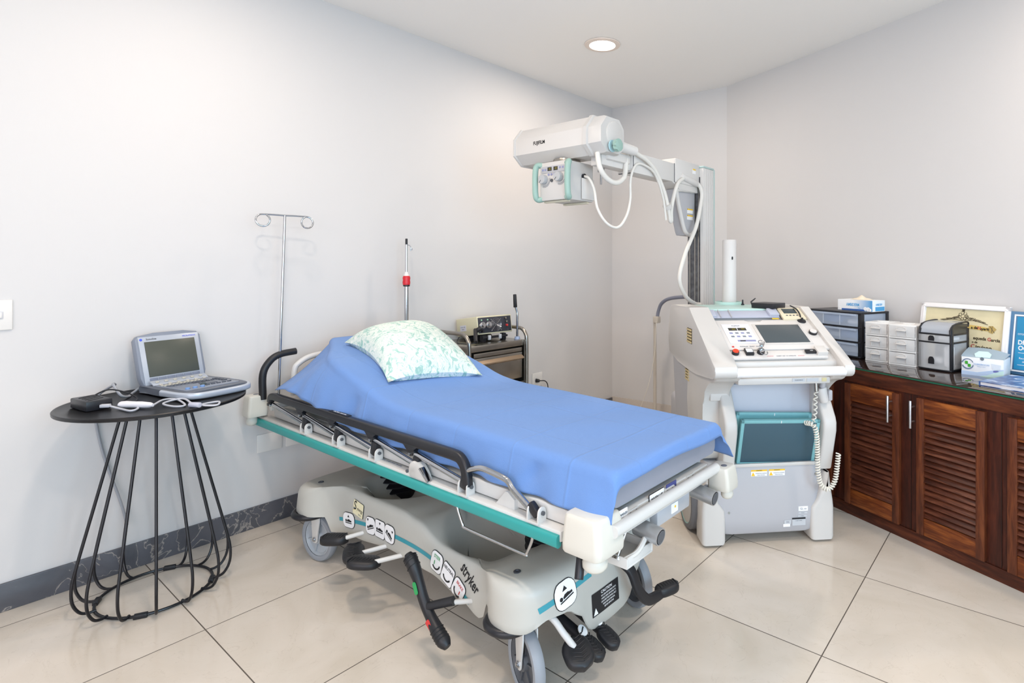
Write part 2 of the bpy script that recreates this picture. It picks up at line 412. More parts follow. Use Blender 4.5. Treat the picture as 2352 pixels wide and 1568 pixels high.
# silver strip with soft keys under the screen
SM = US @ Tr(.125, .268, .033) @ Ro(26, 'X')
b = MB(SM); b.box((0, .0, 0), (.215, .06, .006), bev=.002); strip = build(b, 'soft_key_strip', M_us_silver, t)
for i in range(6):
    b = MB(SM); x = -.088+i*.034
    b.box((x, .012, .005), (.013, .009, .005), bev=.002); b.box((x+.004, -.010, .005), (.013, .009, .005), bev=.002)
    build(b, 'key', M_key, strip)
for r_ in range(4):
    b = MB(US)
    for i in range(11): b.box((.028+i*.0142+r_*.003, .222-r_*.0155, .0345), (.0105, .0105, .005), bev=.0015)
    build(b, 'key_row', M_key if r_ < 2 else M_us_dark, deck)
b = MB(US); b.prism(rrect(.06, .04, .008, cx=.148, cy=.12), .003, Tr(0, 0, .033)); build(b, 'touch_pad', M_us_dark, deck)
b = MB(US)
for i in range(3): b.lathe([(.0085, .033), (.0085, .038), (.006, .040), (.0001, .040)], Tr(.035+i*.028, .06, 0), 14)
build(b, 'blue_button', M_key_blue, deck)
b = MB(US)
for i in range(5): b.box((.12+i*.022, .075, .035), (.015, .008, .004), bev=.001)
build(b, 'function_key', M_key_dark, deck); b = MB(US)
for i in range(4): b.box((.215, .12+i*.022, .035), (.018, .012, .004), bev=.001)
build(b, 'side_key', M_key_dark, deck); b = MB(US)
for i in range(5): b.box((.12+i*.018, .165, .035), (.013, .009, .004), bev=.001)
build(b, 'control_key', M_key_dark, deck)
b = MB(US); b.lathe([(.012, .033), (.011, .038), (.006, .042), (.0001, .043)], Tr(.118, .10, 0), 18); build(b, 'track_ball', M_screen, deck)
# lid with display: local x right, y up along the lid, z towards the user
LD = US @ Tr(.125, .305, .022) @ Ro(74, 'X') @ Tr(0, 0, 0)
LDF = LD @ Mx.Diagonal((1, 1, 1, 1))
b = MB(LDF)
pl_ = [(-.118, 0), (.118, 0), (.128, .04), (.128, .205), (.115, .222), (.06, .230), (-.06, .230), (-.115, .222), (-.128, .205), (-.128, .04)]
b.prism(pl_, .034, Tr(0, 0, -.034), bev=.006); lid = build(b, 'screen_lid', M_us_grey, t)
b = MB(LDF); b.prism([(-.116, .006), (.116, .006), (.118, .215), (-.118, .215)], .004, Tr(0, 0, -.001), bev=.002); bez = build(b, 'screen_bezel', M_us_silver, t)
b = MB(LDF); b.box((0, .116, .004), (.196, .152, .003), bev=.001); build(b, 'display', mat('ultrasound_display', '4c5049', .3), t)
b = MB(LDF)
for i in range(6): b.box((-.083+i*.033, .026, .004), (.030, .019, .003), bev=.001)
build(b, 'soft_key_label', mat('soft_key_blue_grey', '717b8f', .4), bez)
text('SonoSite', .011, LDF @ Tr(-.07, .203, .0035), M_ink, t, 'maker_lettering')
b = MB(LDF); b.lathe([(.0055, .003), (.005, .0042), (.0001, .0042)], Tr(-.108, .203, 0), 14); build(b, 'maker_badge', mat('badge_blue', '4b62d8', .4), t)
text('MICROMAXX', .009, LDF @ Tr(.078, .203, .0035), mat('model_blue', '5a6ce0', .5), t, 'model_lettering')
# ------------------------------------------------------------ power adapter, probe, cables
AD = frame((-2.757, .473, TT), (-.16, .987, 0))
t = thing('power_adapter', 'black brick power adapter on the left of the wire table', 'power adapter', AD)
b = MB(AD); b.box((.038, .066, .0195), (.078, .135, .037), bev=.004); ab = build(b, 'adapter_case', M_black_plastic, t)
b = MB(AD)
for i in range(4): b.box((.038, .03+i*.026, .0385), (.056, .006, .0025), rot=Ro(25, 'Z'), bev=.001)
build(b, 'case_groove', M_black_rubber, t)
b = MB(); b.tube(cr([(-2.868, .500, TT+.022), (-2.885, .525, TT+.040), (-2.89, .565, TT+.050), (-2.865, .61, TT+.034), (-2.83, .635, TT+.012), (-2.80, .62, TT+.0045), (-2.79, .60, TT+.0045)], 6), .0028, 8); build(b, 'black_cord', M_black_plastic, t)
M_probe = mat('probe_white', 'dcdce2', .35); M_cable = mat('probe_cable_grey', 'b9bcc4', .45)
t = thing('ultrasound_probe', 'white ultrasound probe lying with its looped grey cable on the wire table', 'ultrasound probe', Tr(*(-2.701, 0.613, TT)))
p0, p1 = V((-2.744, 0.567, TT+.014)), V((-2.629, 0.637, TT+.014))
q = frame(p0, p1-p0); L_ = (p1-p0).length
b = MB(q); rr = []
for x, ry, rz in [(0, .004, .004), (.004, .016, .011), (.02, .0185, .0125), (.042, .014, .012), (.06, .0125, .012), (.085, .013, .0125), (L_-.012, .010, .010), (L_, .0055, .0055)]:
    rr.append([(x, ry*math.cos(2*math.pi*k/16), rz*math.sin(2*math.pi*k/16)) for k in range(16)])
b.loft(rr); build(b, 'probe_body', M_probe, t)
b = MB(); b.tube(cr([p1, (-2.712, 0.689, TT+.012), (-2.701, 0.728, TT+.008), (-2.579, 0.722, TT+.005), (-2.587, 0.690, TT+.005), (-2.663, 0.676, TT+.008), (-2.678, 0.742, TT+.012), (-2.564, 0.745, TT+.006), (-2.499, 0.775, TT+.005), (-2.488, 0.800, TT+.005), (-2.536, 0.819, TT+.006), (-2.542, 0.788, TT+.006), (-2.529, 0.758, TT+.007)], 6), .0036, 8)
build(b, 'probe_cable', M_cable, t)
p0, p1 = V((-2.548, 0.728, TT+.010)), V((-2.509, 0.750, TT+.010))
build(MB().cyl(p0, p1, .0098, bev=.003), 'ferrite_bead', mat('ferrite_grey', 'b4b6c4', .4), t)
b = MB(); b.tube(cr([(-2.741, 0.535, TT+.014), (-2.703, 0.556, TT+.006), (-2.635, 0.573, TT+.005), (-2.657, 0.599, TT+.006), (-2.728, 0.603, TT+.006)], 6), .0038, 8)
build(b, 'connector_cable', M_cable, t)
p0, p1 = V((-2.760, 0.511, TT+.016)), V((-2.743, 0.537, TT+.015))
build(MB().box((.017, 0, 0), ((p1-p0).length, .018, .012), frame(p0, p1-p0), bev=.003), 'cable_plug', M_cable, t)
t = thing('power_cable', 'grey power cable looping behind the adapter and down behind the wire table', 'cable', Tr(-3.03, .60, 0))
b = MB(); b.tube(cr([(-2.995, .745, .80), (-3.02, .70, .795), (-2.99, .655, TT+.006), (-2.93, .63, TT+.006), (-2.90, .60, TT+.02), (-2.94, .585, TT+.06), (-2.99, .60, TT+.05), (-3.05, .59, TT+.03), (-3.097, .565, .76), (-3.099, .56, .68), (-3.10, .585, .52), (-3.09, .64, .30), (-3.09, .66, .20)], 7), .005, 8)
build(b, 'cable_run', mat('cable_grey', '9a9ea6', .45), t)
# ------------------------------------------------------------ hospital stretcher (local x: head -> foot, y: wall side of the room away from camera)
S = Tr(-1.93, 1.49, 0)
bed = thing('hospital_stretcher', 'cream and white wheeled hospital stretcher with teal side bumpers', 'stretcher', S)
# base shroud
quad = [(0, .278), (.25, .278), (.38, .280), (.46, .284), (.52, .305), (.565, .342), (.615, .360), (.675, .354), (.722, .322), (.750, .258), (.765, .15), (.77, .06), (.77, 0)]
full = quad[:-1] + [(x, -y) for x, y in quad[::-1]][:-1] + [(-x, -y) for x, y in quad[1:]] + [(-x, y) for x, y in quad[::-1]][1:-1]
oc = cr([(x, y, 0) for x, y in full], 8, True)
acc = [0]
for i in range(len(oc)): acc.append(acc[-1]+(oc[(i+1) % len(oc)]-oc[i]).length)
def outline(n):
    out = []; j = 0
    for k in range(n):
        t = acc[-1]*k/n
        while acc[j+1] < t: j += 1
        f = (t-acc[j])/(acc[j+1]-acc[j]); out.append(oc[j].lerp(oc[(j+1) % len(oc)], f))
    return out
SCX = .02
def lip(x): return interp(x, [(-.75, .33), (-.6, .348), (-.42, .365), (-.25, .368), (.0, .372), (.10, .362), (.27, .315), (.45, .31), (.60, .358), (.72, .365), (.80, .36)])
def top_z(x, y):
    z = lip(x)
    for cx, rx, ry, d in ((-.235, .215, .265, .165), (.325, .245, .268, .18)):
        q = math.sqrt(((x-cx)/rx)**2+(y/ry)**2); z -= d*(1-sm(.45, 1.0, q))
    return z
def skirt_z(x, y):
    a = abs(y); rx = x-SCX
    if abs(rx) > .585 and (a < .36 or abs(rx) > .62):
        return interp(a, [(0, .132), (.085, .136), (.105, .15), (.15, .215), (.2, .245), (.27, .25), (.34, .225), (.41, .225)])
    return interp(x, [(-.60, .225), (-.50, .225), (-.475, .165), (-.44, .168), (-.3, .187), (-.04, .213), (.2, .207), (.38, .175), (.465, .15), (.49, .16), (.53, .225), (.6, .225)])
OL = outline(280); rings = []
for f in (.004, .1, .2, .3, .4, .5, .58, .66, .74, .80, .86, .90, .935):
    rings.append([(SCX+p.x*f, p.y*f, top_z(SCX+p.x*f, p.y*f)) for p in OL])
for f, dz in ((.955, .003), (.975, .010), (.99, .022), (1.0, .040)):
    rings.append([(SCX+p.x*f, p.y*f, top_z(SCX+p.x*.935, p.y*.935)-dz) for p in OL])
for t_ in (.25, .5, .75, .95, 1.0):
    rr = []
    for p in OL:
        z0 = top_z(SCX+p.x*.935, p.y*.935)-.040; z1 = skirt_z(SCX+p.x, p.y)
        f = 1+.018*t_*sm(0, .12, z0-z1)
        if t_ == 1.0: f -= .008
        rr.append((SCX+p.x*f, p.y*f, z0+(z1-z0)*t_))
    rings.append(rr)
b = MB(S); b.loft(rings, cap=False)
bvh_bm = b.bm.copy(); bmesh.ops.transform(bvh_bm, matrix=S.inverted(), verts=bvh_bm.verts); bvh_bm.normal_update()
from mathutils.bvhtree import BVHTree
BV = BVHTree.FromBMesh(bvh_bm)
shroud = build(b, 'base_shroud', M_bed_cream, bed, sharp=60, recalc=True)
def wrap(bm_or_me, M, d, lift=.0012):
    """lay flat artwork (in the xy plane of M, stretcher space) onto the shroud along direction d"""
    for v in (bm_or_me.verts if hasattr(bm_or_me, 'verts') else bm_or_me.vertices):
        p = M @ v.co; z = v.co.z
        h, n, i, ds = BV.ray_cast(p - V(d)*.3, V(d))
        if h is None: v.co = p; continue
        if n.dot(V(d)) > 0: n = -n
        v.co = h + n*(lift+z)
def wpatch(poly, M, d, m, name, lift=.0012, parent=None):
    b = MB(); c = (sum(p[0] for p in poly)/len(poly), sum(p[1] for p in poly)/len(poly))
    P = []
    for i in range(len(poly)):
        a, e = poly[i], poly[(i+1) % len(poly)]; k = max(1, int(math.hypot(e[0]-a[0], e[1]-a[1])/.012))
        P += [(a[0]+(e[0]-a[0])*j/k, a[1]+(e[1]-a[1])*j/k) for j in range(k)]
    b.loft([[(c[0]+(p[0]-c[0])*f, c[1]+(p[1]-c[1])*f, 0) for p in P] for f in (1, .85, .7, .55, .4, .25, .1, .005)], cap=False)
    wrap(b.bm, M, d, lift); bmesh.ops.transform(b.bm, matrix=S, verts=b.bm.verts)
    return build(b, name, m, parent or bed, sharp=70)
def wstrip(path, w_, M, d, m, name, lift=.001, parent=None):
    """ribbon along a 2D path"""
    P = [V((p[0], p[1], 0)) for p in path]; b = MB(); vs = []; n = len(P)
    for i in range(n):
        t = (P[min(i+1, n-1)]-P[max(i-1, 0)]).normalized(); s_ = V((-t.y, t.x, 0))*w_/2
        vs.append([tuple(P[i]+s_), tuple(P[i]), tuple(P[i]-s_)])
    b.loft(vs, closed=False, cap=False); wrap(b.bm, M, d, lift); bmesh.ops.transform(b.bm, matrix=S, verts=b.bm.verts)
    return build(b, name, m, parent or bed, sharp=70)
def wtext(s, size, x, z, ang, M, d, m, name='lettering', sx=1., bold=0., lift=.0018, parent=None):
    o = text(s, size, S @ Tr(x, z, 0) @ Ro(ang, 'Z'), m, parent or bed, name, sx=sx, bold=bold, ext=0)
    wrap(o.data, M, d, lift); return o
NS = frame((0, -.6, 0), (1, 0, 0), (0, -1, 0))      # near side artwork: x -> x, y -> z, projected towards +y
NS = Mx(((1, 0, 0, 0), (0, 0, -1, -.62), (0, 1, 0, 0), (0, 0, 0, 1))); ND = (0, 1, 0)
FE = Mx(((0, 0, 1, 1.05), (1, 0, 0, 0), (0, 1, 0, 0), (0, 0, 0, 1))); FD = (-1, 0, 0)
curve = cr([(-.44, .238), (-.30, .255), (-.10, .272), (.10, .274), (.24, .258), (.36, .222), (.42, .192), (.445, .172)], 8)
wstrip([(p.x, p.y) for p in cr([(q[0], q[1], 0) for q in [(-.43, .232), (-.30, .252), (-.12, .270), (.10, .272), (.24, .255), (.34, .225), (.40, .195), (.425, .182)]], 10)], .015, NS, ND, M_teal_ink, 'teal_stripe')
def wlabel(cx, cz, w_, h_, ang, M=NS, d=ND, r=.02):
    c, s_ = math.cos(R(ang)), math.sin(R(ang)); T = lambda pl: [(cx+c*x-s_*y, cz+s_*x+c*y) for x, y in pl]
    o = wpatch(T(rrect(w_, h_, r)), M, d, M_ink, 'pictogram_label', .0020)
    i = wpatch(T(rrect(w_-.005, h_-.005, r-.0025)), M, d, M_label, 'label_face', .0028, o)
    return T, o
def lying_figure(T, M, d, o, tilt=0, sc=1., dx=0):
    c, s_ = math.cos(R(tilt)), math.sin(R(tilt)); Q = lambda pl: T([(dx+(c*x-s_*y)*sc, (s_*x+c*y)*sc) for x, y in pl])
    wpatch(Q(circ(.0055, 12, -.018, -.002)), M, d, M_ink, 'pictogram', .0036, o)
    wpatch(Q([(-.011, -.006), (.022, -.006), (.022, .0), (.012, .001), (.008, .004), (-.004, .004), (-.011, -.001)]), M, d, M_ink, 'pictogram', .0036, o)
    wpatch(Q([(-.024, -.0125), (.024, -.0125), (.024, -.009), (-.024, -.009)]), M, d, M_ink, 'pictogram', .0036, o)
T, o = wlabel(-.355, .245, .092, .064, 6, r=.026); lying_figure(T, NS, ND, o); wpatch(T([(-.007, .012), (.007, .012), (0, .022)]), NS, ND, M_ink, 'pictogram', .0036, o)
for k, (cx, cz, an, tl) in enumerate(((-.19, .267, 4, 18), (-.122, .272, 0, 0), (-.054, .272, -2, -28))):
    T, o = wlabel(cx, cz, .072, .07, an, r=.012 if k == 1 else .022); lying_figure(T, NS, ND, o, tl, 1.0)
    q = (-.018, .020) if k == 0 else ((0, .020) if k == 1 else (.019, .012))
    wpatch(T([(q[0]-.006, q[1]+.005), (q[0]+.006, q[1]+.005), (q[0], q[1]-.005)]), NS, ND, M_ink, 'pictogram', .0036, o)
for (cx, cz, an, s_, m_, x0) in ((.242, .258, -14, 'STEER', M_green_ink, 1), (.306, .236, -22, 'NEUTRAL', M_ink, 0), (.367, .206, -30, 'BRAKE', M_red_ink, -1)):
    T, o = wlabel(cx, cz, .068, .074, an, r=.012 if s_ == 'NEUTRAL' else .02)
    wtext(s_, .0165, T([(0, .018)])[0][0], T([(0, .018)])[0][1], an, NS, ND, m_, 'lettering', .8, .0002, .0036, o)
    ar = circ(.020, 10, 0, .004, 200+18*x0, 340+18*x0)
    for i in range(1): wstrip(T([(p[0], p[1]-.008) for p in ar]), .006, NS, ND, M_ink, 'pedal_mark', .0036, o)
    if x0: wpatch(T([(-x0*.010-.002, -.012), (-x0*.010+.002, -.012), (-x0*.010+.002, .003), (-x0*.010-.002, .003)]), NS, ND, m_, 'arrow_mark', .0036, o)
wtext('stryker', .058, .425, .262, -34, NS, ND, M_ink, 'maker_lettering', .62, .0008)
# series plate with brush lettering
T, o = wlabel(-.285, .308, .080, .058, -7, r=.006)
wpatch(T(rrect(.075, .057, .004)), NS, ND, mat('series_plate', 'e6e0bd', .5), 'plate_face', .0034, o)
wtext('S', .050, *T([(-.022, .007)])[0], -9, NS, ND, M_ink, 'lettering', .9, .0004, .0042, o)
wtext('ynergy', .020, *T([(.014, .000)])[0], -9, NS, ND, M_ink, 'lettering', .8, 0, .0042, o)
wtext('SERIES', .008, *T([(.016, -.020)])[0], -9, NS, ND, M_grey_text, 'lettering', 1, 0, .0042, o)
wpatch(T([(-.034, -.010), (-.020, -.006), (-.014, .000), (-.02, -.002), (-.033, -.004)]), NS, ND, mat('plate_blue', '3e7fb0', .5), 'brush_mark', .0040, o)
wpatch(T([(-.036, -.014), (-.026, -.011), (-.020, -.007), (-.030, -.009)]), NS, ND, mat('plate_gold', 'd0a93a', .5), 'brush_mark', .0041, o)
# foot end artwork
wstrip([(-.30, .285), (-.28, .290), (-.25, .296), (-.2, .303), (-.15, .31), (-.09, .316)], .017, FE, FD, M_teal_ink, 'teal_stripe')
T, o = wlabel(-.205, .300, .088, .082, 8, FE, FD, .03)
lying_figure(T, FE, FD, o, 8, 1.15); wpatch(T([(-.012, .014), (.008, .016), (-.001, .028)]), FE, FD, M_ink, 'pictogram', .0036, o)
o = wpatch([(-.095, .178), (.045, .178), (.045, .25), (-.095, .25)], FE, FD, M_ink, 'caution_label', .0015)
wtext('CAUTION', .013, -.02, .240, 0, FE, FD, M_label, 'lettering', 1, .0002, .0022, o)
for i, s_ in enumerate(('NO USER SERVICEABLE PARTS', 'INSIDE. REFER SERVICING TO', 'QUALIFIED PERSONNEL ONLY', 'READ SERVICE MANUAL', 'BEFORE SERVICING')):
    wtext(s_, .0072, -.010, .228-.0095*i, 0, FE, FD, M_label, 'lettering', .82, .0001, .0022, o)
wpatch([(-.09, .182), (-.068, .182), (-.079, .203)], FE, FD, M_label, 'warning_triangle', .0022, o)
# bolts on the bumps
for x in (-.592, .655):
    for y in (-.285, .285):
        h, n, i, ds = BV.ray_cast(V((x, y, .6)), V((0, 0, -1)))
        build(MB(S).lathe([(.0115, 0), (.0115, .003), (.006, .0035), (.0055, .001), (.0001, .001)], Tr(*h), 18), 'cover_screw', mat('screw_grey', '50545c', .4, .4) if x < 0 and y < 0 else bpy.data.materials['screw_grey'], bed)
# serial label in the front hollow
o = None
b = MB(); b.raw([(-.005, -.10, 0), (.105, -.10, 0), (.105, .0, 0), (-.005, .0, 0)], [(0, 1, 2, 3)]); bmesh.ops.subdivide_edges(b.bm, edges=list(b.bm.edges), cuts=7, use_grid_fill=True)
TOPM = Tr(0, 0, .62); TD = (0, 0, -1)
wrap(b.bm, TOPM, TD, .0012); bmesh.ops.transform(b.bm, matrix=S, verts=b.bm.verts); o = build(b, 'serial_label', M_label_grey, bed, sharp=70)
def ttext(s_, size, x, y, ang, m, sx=1.):
    t_ = text(s_, size, S @ Tr(x, y, 0) @ Ro(ang, 'Z'), m, o, 'lettering', sx=sx, ext=0); wrap(t_.data, TOPM, TD, .002)
ttext('stryker', .024, .035, -.015, 0, M_ink, .8)
for i in range(5): ttext('0000 000 0000 0000 000 00 0000', 0.007, .052, -.036-.013*i, 0, M_grey_text)
# ------------------------------------------------------------ casters
def caster(x, y, sx, sy, ang, dark, nm_label):
    """swivel ring at (x, y), wheel centre shifted by (sx, sy), wheel axis turned by ang"""
    M0 = S @ Tr(x, y, 0)
    W = S @ Tr(x+sx, y+sy, .102) @ Ro(ang, 'Z') @ Ro(90, 'X')     # wheel axis = local z, outer face at -y -> +z
    b = MB(W); b.lathe([(.078, -.015), (.086, -.019), (.097, -.017), (.1015, -.009), (.102, 0), (.1015, .009), (.097, .017), (.086, .019), (.078, .015)], n=48, cap=False)
    w_ = build(b, 'caster', M_grey_tyre, bed)
    b = MB(W); b.lathe([(.079, .013), (.074, .015), (.070, .010), (.066, .004), (.028, .004), (.024, .016), (.012, .018), (.0001, .018)], n=40, cap=False)
    b.lathe([(.0001, -.018), (.012, -.018), (.024, -.016), (.028, -.004), (.066, -.004), (.070, -.010), (.074, -.015), (.079, -.013)], n=40, cap=False)
    for k in range(6):
        b.prism([(.024, -.003), (.068, -.0018), (.068, .0018), (.024, .003)], .020, Ro(60*k+15, 'Z') @ Tr(0, 0, -.010))
    build(b, 'wheel_hub', M_dark_hub if dark else M_grey_hub, w_)
    for z in (.0235, -.0235):
        b = MB(W @ Tr(0, 0, z)); b.prism(cr([(-.014, -.010, 0), (0, -.017, 0), (.014, -.010, 0), (.018, .02, 0), (.030-sx*.0, .105, 0), (-.020, .105, 0), (-.016, .02, 0)], 3, True), .005, Tr(0, 0, -.0025), bev=.001)
        build(b, 'fork_arm', M_bed_white, w_)
    b = MB(W); b.cyl((0, 0, -.034), (0, 0, .034), .006, n=10); b.cyl((0, 0, .026), (0, 0, .031), .010, n=6); build(b, 'axle_bolt', M_chrome, w_)
    b = MB(M0); b.lathe([(.05, .206), (.06, .203), (.062, .212), (.045, .222), (.045, .235)], n=24); build(b, 'swivel_plate', M_bed_white, w_)
    b = MB(M0); b.tube([(.067*math.cos(2*math.pi*k/48), .067*math.sin(2*math.pi*k/48), .2165) for k in range(48)], .0135, 10, closed=True); build(b, 'ring_bumper', M_black_plastic, w_)
    return w_
caster(.640, -.303, .052, .020, -19, True, '')
caster(-.632, -.308, .025, .025, 11, False, '')
caster(.640, .300, .052, -.011, -19, True, '')
caster(-.632, .300, .025, -.011, 11, False, '')
# ------------------------------------------------------------ pedals
def pad(M, L_, w_, h_, name, ribs=8, chevron=False):
    b = MB(M); rr = []
    for i in range(13):
        t_ = -1+2*i/12; f = math.sqrt(max(1-abs(t_)**3.2, .02)); x = t_*L_/2
        rr.append([(x, w_/2*f*c, h_/2*s_*(.55+.45*f)) for c, s_ in [(math.copysign(abs(math.cos(a))**.7, math.cos(a)), math.copysign(abs(math.sin(a))**.7, math.sin(a))) for a in [2*math.pi*k/20 for k in range(20)]]])
    b.loft(rr)
    for i in range(ribs):
        x = -L_/2*.68+L_*.68*i/(ribs-1)
        if chevron:
            for sg in (-1, 1): b.tube([(x, 0, h_/2-.0005), (x-.006, sg*w_*.18, h_/2-.001), (x-.012, sg*w_*.32, h_/2-.005)], .0022, 6)
        else: b.tube([(x, -w_*.32, h_/2-.005), (x, -w_*.15, h_/2-.001), (x+.002, w_*.15, h_/2-.001), (x+.004, w_*.32, h_/2-.005)], .0022, 6)
    return build(b, name, M_black_rubber, bed)
pad(S @ Tr(-.335, -.355, .198) @ Ro(30, 'Z') @ Ro(-4, 'Y'), .118, .066, .040, 'foot_pedal')
build(MB(S).cyl((-.30, -.345, .205), (-.19, -.20, .24), .0085, n=14), 'pedal_rod', M_bed_white, bed)
pad(S @ Tr(-.165, -.365, .196) @ Ro(-30, 'Z') @ Ro(4, 'Y'), .125, .080, .036, 'foot_pedal', chevron=True)
pad(S @ Tr(-.075, -.375, .196) @ Ro(40, 'Z') @ Ro(4, 'Y'), .125, .080, .036, 'foot_pedal', chevron=True)
build(MB(S).cyl((-.14, -.35, .20), (-.02, -.20, .235), .0085, n=14), 'pedal_rod', M_bed_white, bed)
build(MB(S).cyl((-.04, -.36, .20), (.08, -.20, .225), .0085, n=14), 'pedal_rod', M_bed_white, bed)
pts = cr([(.235, -.39, .330), (.262, -.39, .305), (.288, -.385, .255), (.315, -.385, .205), (.352, -.385, .163), (.405, -.39, .128), (.450, -.39, .102)], 5)
n_ = len(pts); rs = [interp(i/(n_-1), [(0, .012), (.08, .022), (.2, .021), (.35, .017), (.65, .017), (.85, .022), (.94, .022), (1, .012)]) for i in range(n_)]
b = MB(S); b.tube(pts, rs, 16)
for t_ in (.08, .12, .16, .20, .80, .84, .88, .92):
    p = pts[int(t_*(n_-1))]; b.lathe([(.0225, -.0015), (.0238, 0), (.0225, .0015)], frame(p, V((.6, 0, .8)) if True else 0, (.75, 0, -.66)), 18)
lev = build(b, 'brake_lever', M_black_rubber, bed)
b = MB(S); b.prism(rrect(.040, .016, .0075), .003, frame((.297, -.4025, .240), (.45, 0, -.9), (0, -1, .12))); build(b, 'steer_mark', M_green_ink, lev)
b = MB(S); b.prism(rrect(.036, .018, .004), .003, frame((.375, -.4025, .147), (.8, 0, -.56), (0, -1, .12))); build(b, 'brake_mark', M_red_ink, lev)
b = MB(S); b.cyl((.340, -.385, .188), (.415, -.34, .212), .013, .015, n=14); build(b, 'lever_boss', M_black_rubber, lev)
build(MB(S).cyl((.405, -.345, .205), (.47, -.20, .172), .008, n=12), 'lever_shaft', M_bed_white, bed)
pad(S @ Tr(.842, -.215, .150) @ Ro(-22, 'Z') @ Ro(26, 'Y'), .098, .092, .040, 'foot_pedal', 7, True)
build(MB(S).tube(cr([(.62, -.25, .24), (.70, -.25, .255), (.765, -.243, .238), (.80, -.235, .205), (.832, -.222, .168)], 5), .010, 12), 'pedal_rod', M_bed_white, bed)
for y, x in ((-.128, .83), (-.058, .835)):
    o = pad(S @ Tr(x, y, .112) @ Ro(24, 'Y'), .085, .058, .034, 'foot_pedal', 6, True)
    b = MB(S @ Tr(x-.045, y, .150) @ Ro(34, 'Y')); b.lathe([(.018, 0), (.018, .004), (.0001, .004)], Mx.Diagonal((1, .8, 1, 1)), 20); build(b, 'pedal_disc', M_label, o)
    b = MB(S @ Tr(x-.045, y, .1545) @ Ro(34, 'Y')); b.box((0, 0, .001), (.004, .018, .001), rot=Ro(35, 'Z')); build(b, 'pedal_mark', M_ink, o)
    build(MB(S).cyl((x-.16, y, .160), (x-.02, y, .122), .017, n=12), 'pedal_arm', M_black_rubber, bed)
b = MB(S); pts = cr([(.815, .035, .315), (.845, .055, .28), (.86, .075, .215), (.868, .115, .165), (.87, .165, .150), (.872, .215, .148)], 5)
b.sweep(pts, [(q[0], q[1]) for q in rrect(.036, .02, .008)], up=(1, 0, .2)); build(b, 'brake_lever', M_black_rubber, bed)
pad(S @ Tr(.875, .235, .150) @ Ro(70, 'Z') @ Ro(0, 'Y'), .10, .055, .04, 'foot_pedal', 7)
build(MB(S).cyl((.70, .045, .30), (.83, .04, .31), .011, n=12), 'lever_shaft', M_bed_white, bed)
# hanging braided hose under the base
b = MB(S); b.tube(cr([(.60, -.26, .245), (.635, -.255, .20), (.67, -.22, .185), (.70, -.17, .20), (.69, -.12, .24)], 6), .010, 10); build(b, 'braided_hose', mat('braided_hose', 'b3ab84', .5, .3, noise=.5, nscale=220), bed)
# ------------------------------------------------------------ lift columns with black bellows
for x in (-.45, .555):
    b = MB(S); pr = [(.085, .24)]
    for i in range(12): pr += [(.088, .272+i*.024), (.112, .281+i*.024), (.112, .285+i*.024), (.088, .294+i*.024)]
    pr.append((.085, .565)); b.lathe(pr, Tr(x, .0, 0), 32); build(b, 'bellows', M_black_rubber, bed)
# ------------------------------------------------------------ litter frame
b = MB(S)
for y in (-.285, .285):
    b.box((-.02, y, .597), (1.98, .05, .044), bev=.004)
for x in (-.98, -.45, .1, .55, .98): b.box((x, 0, .597), (.05, .56, .03), bev=.003)
b.box((0, 0, .618), (1.96, .56, .006)); build(b, 'litter_frame', M_bed_white, bed)
b = MB(S); b.box((-.3, -.272, .556), (1.2, .03, .036), bev=.002); b.box((.55, -.272, .556), (.9, .03, .036), bev=.002); build(b, 'under_rail', mat('under_rail_cream', 'cfc8b8', .4), bed)
for x in (.36, .40, .52, .60, .80):
    build(MB(S).cyl((x, -.291, .556), (x, -.285, .556), .010, n=14), 'frame_bolt', M_steel if x < .7 else M_black_rubber, bed)
# side beams with the teal bumper strip (near and far)
for sg in (-1, 1):
    b = MB(S); b.box((-.135, sg*.322, .558), (2.05, .044, .030), bev=.004); build(b, 'side_beam', M_bed_white, bed)
    b = MB(S); b.sweep([(-1.155, sg*.347, .546), (.885, sg*.347, .546)], rrect(.020, .036, .009)); build(b, 'bumper_strip', M_teal, bed)
text('READ OPERATIONS MANUAL', .010, S @ frame((.02, -.318, .5738), (1, 0, 0)), M_grey_text, bed, 'beam_lettering')
# foot bar and corner bumpers
build(MB(S).cyl((1.035, -.30, .598), (1.035, .30, .598), .0175, n=20), 'foot_bar', M_bed_white, bed)
b = MB(S); b.box((1.0, 0, .585), (.03, .55, .06), bev=.003); ep = build(b, 'foot_panel', M_bed_white, bed)
for y in (-.165, -.06, .06, .13, .165):
    pass
for y in (-.18, .02, .15):
    b = MB(S); b.prism(rrect(.062, .030, .012), .003, frame((1.015, y, .6), (0, 1, 0), (1, 0, 0))); o = build(b, 'hole_plate', M_bed_white, bed)
    for dy in (-.015, .015):
        build(MB(S).cyl((1.017, y+dy, .6), (1.0195, y+dy, .6), .009, n=14), 'bumper_screw', M_black_rubber, o)
b = MB(S); b.prism(rrect(.085, .036, .002), .002, frame((1.015, -.055, .607), (0, 1, 0), (1, 0, 0))); o = build(b, 'warning_plate', M_ink, bed)
b = MB(S); b.prism(rrect(.080, .031, .001), .0025, frame((1.0151, -.055, .608), (0, 1, 0), (1, 0, 0))); build(b, 'plate_face', M_label, o)
text('WHEN LIT', .014, S @ frame((1.0182, -.055, .607), (0, 1, 0), (1, 0, 0)), M_ink, o)
b = MB(S); b.prism(rrect(.06, .03, .002), .002, frame((1.015, .035-.065+.06, .61), (0, 1, 0), (1, 0, 0))); build(b, 'blue_label', mat('navy_label', '4a4f86', .5), bed)
o = None
b = MB(S); b.prism(rrect(.075, .035, .002), .002, frame((1.015, -.245, .612), (0, 1, 0), (1, 0, 0))); o = build(b, 'handling_label', M_label, bed)
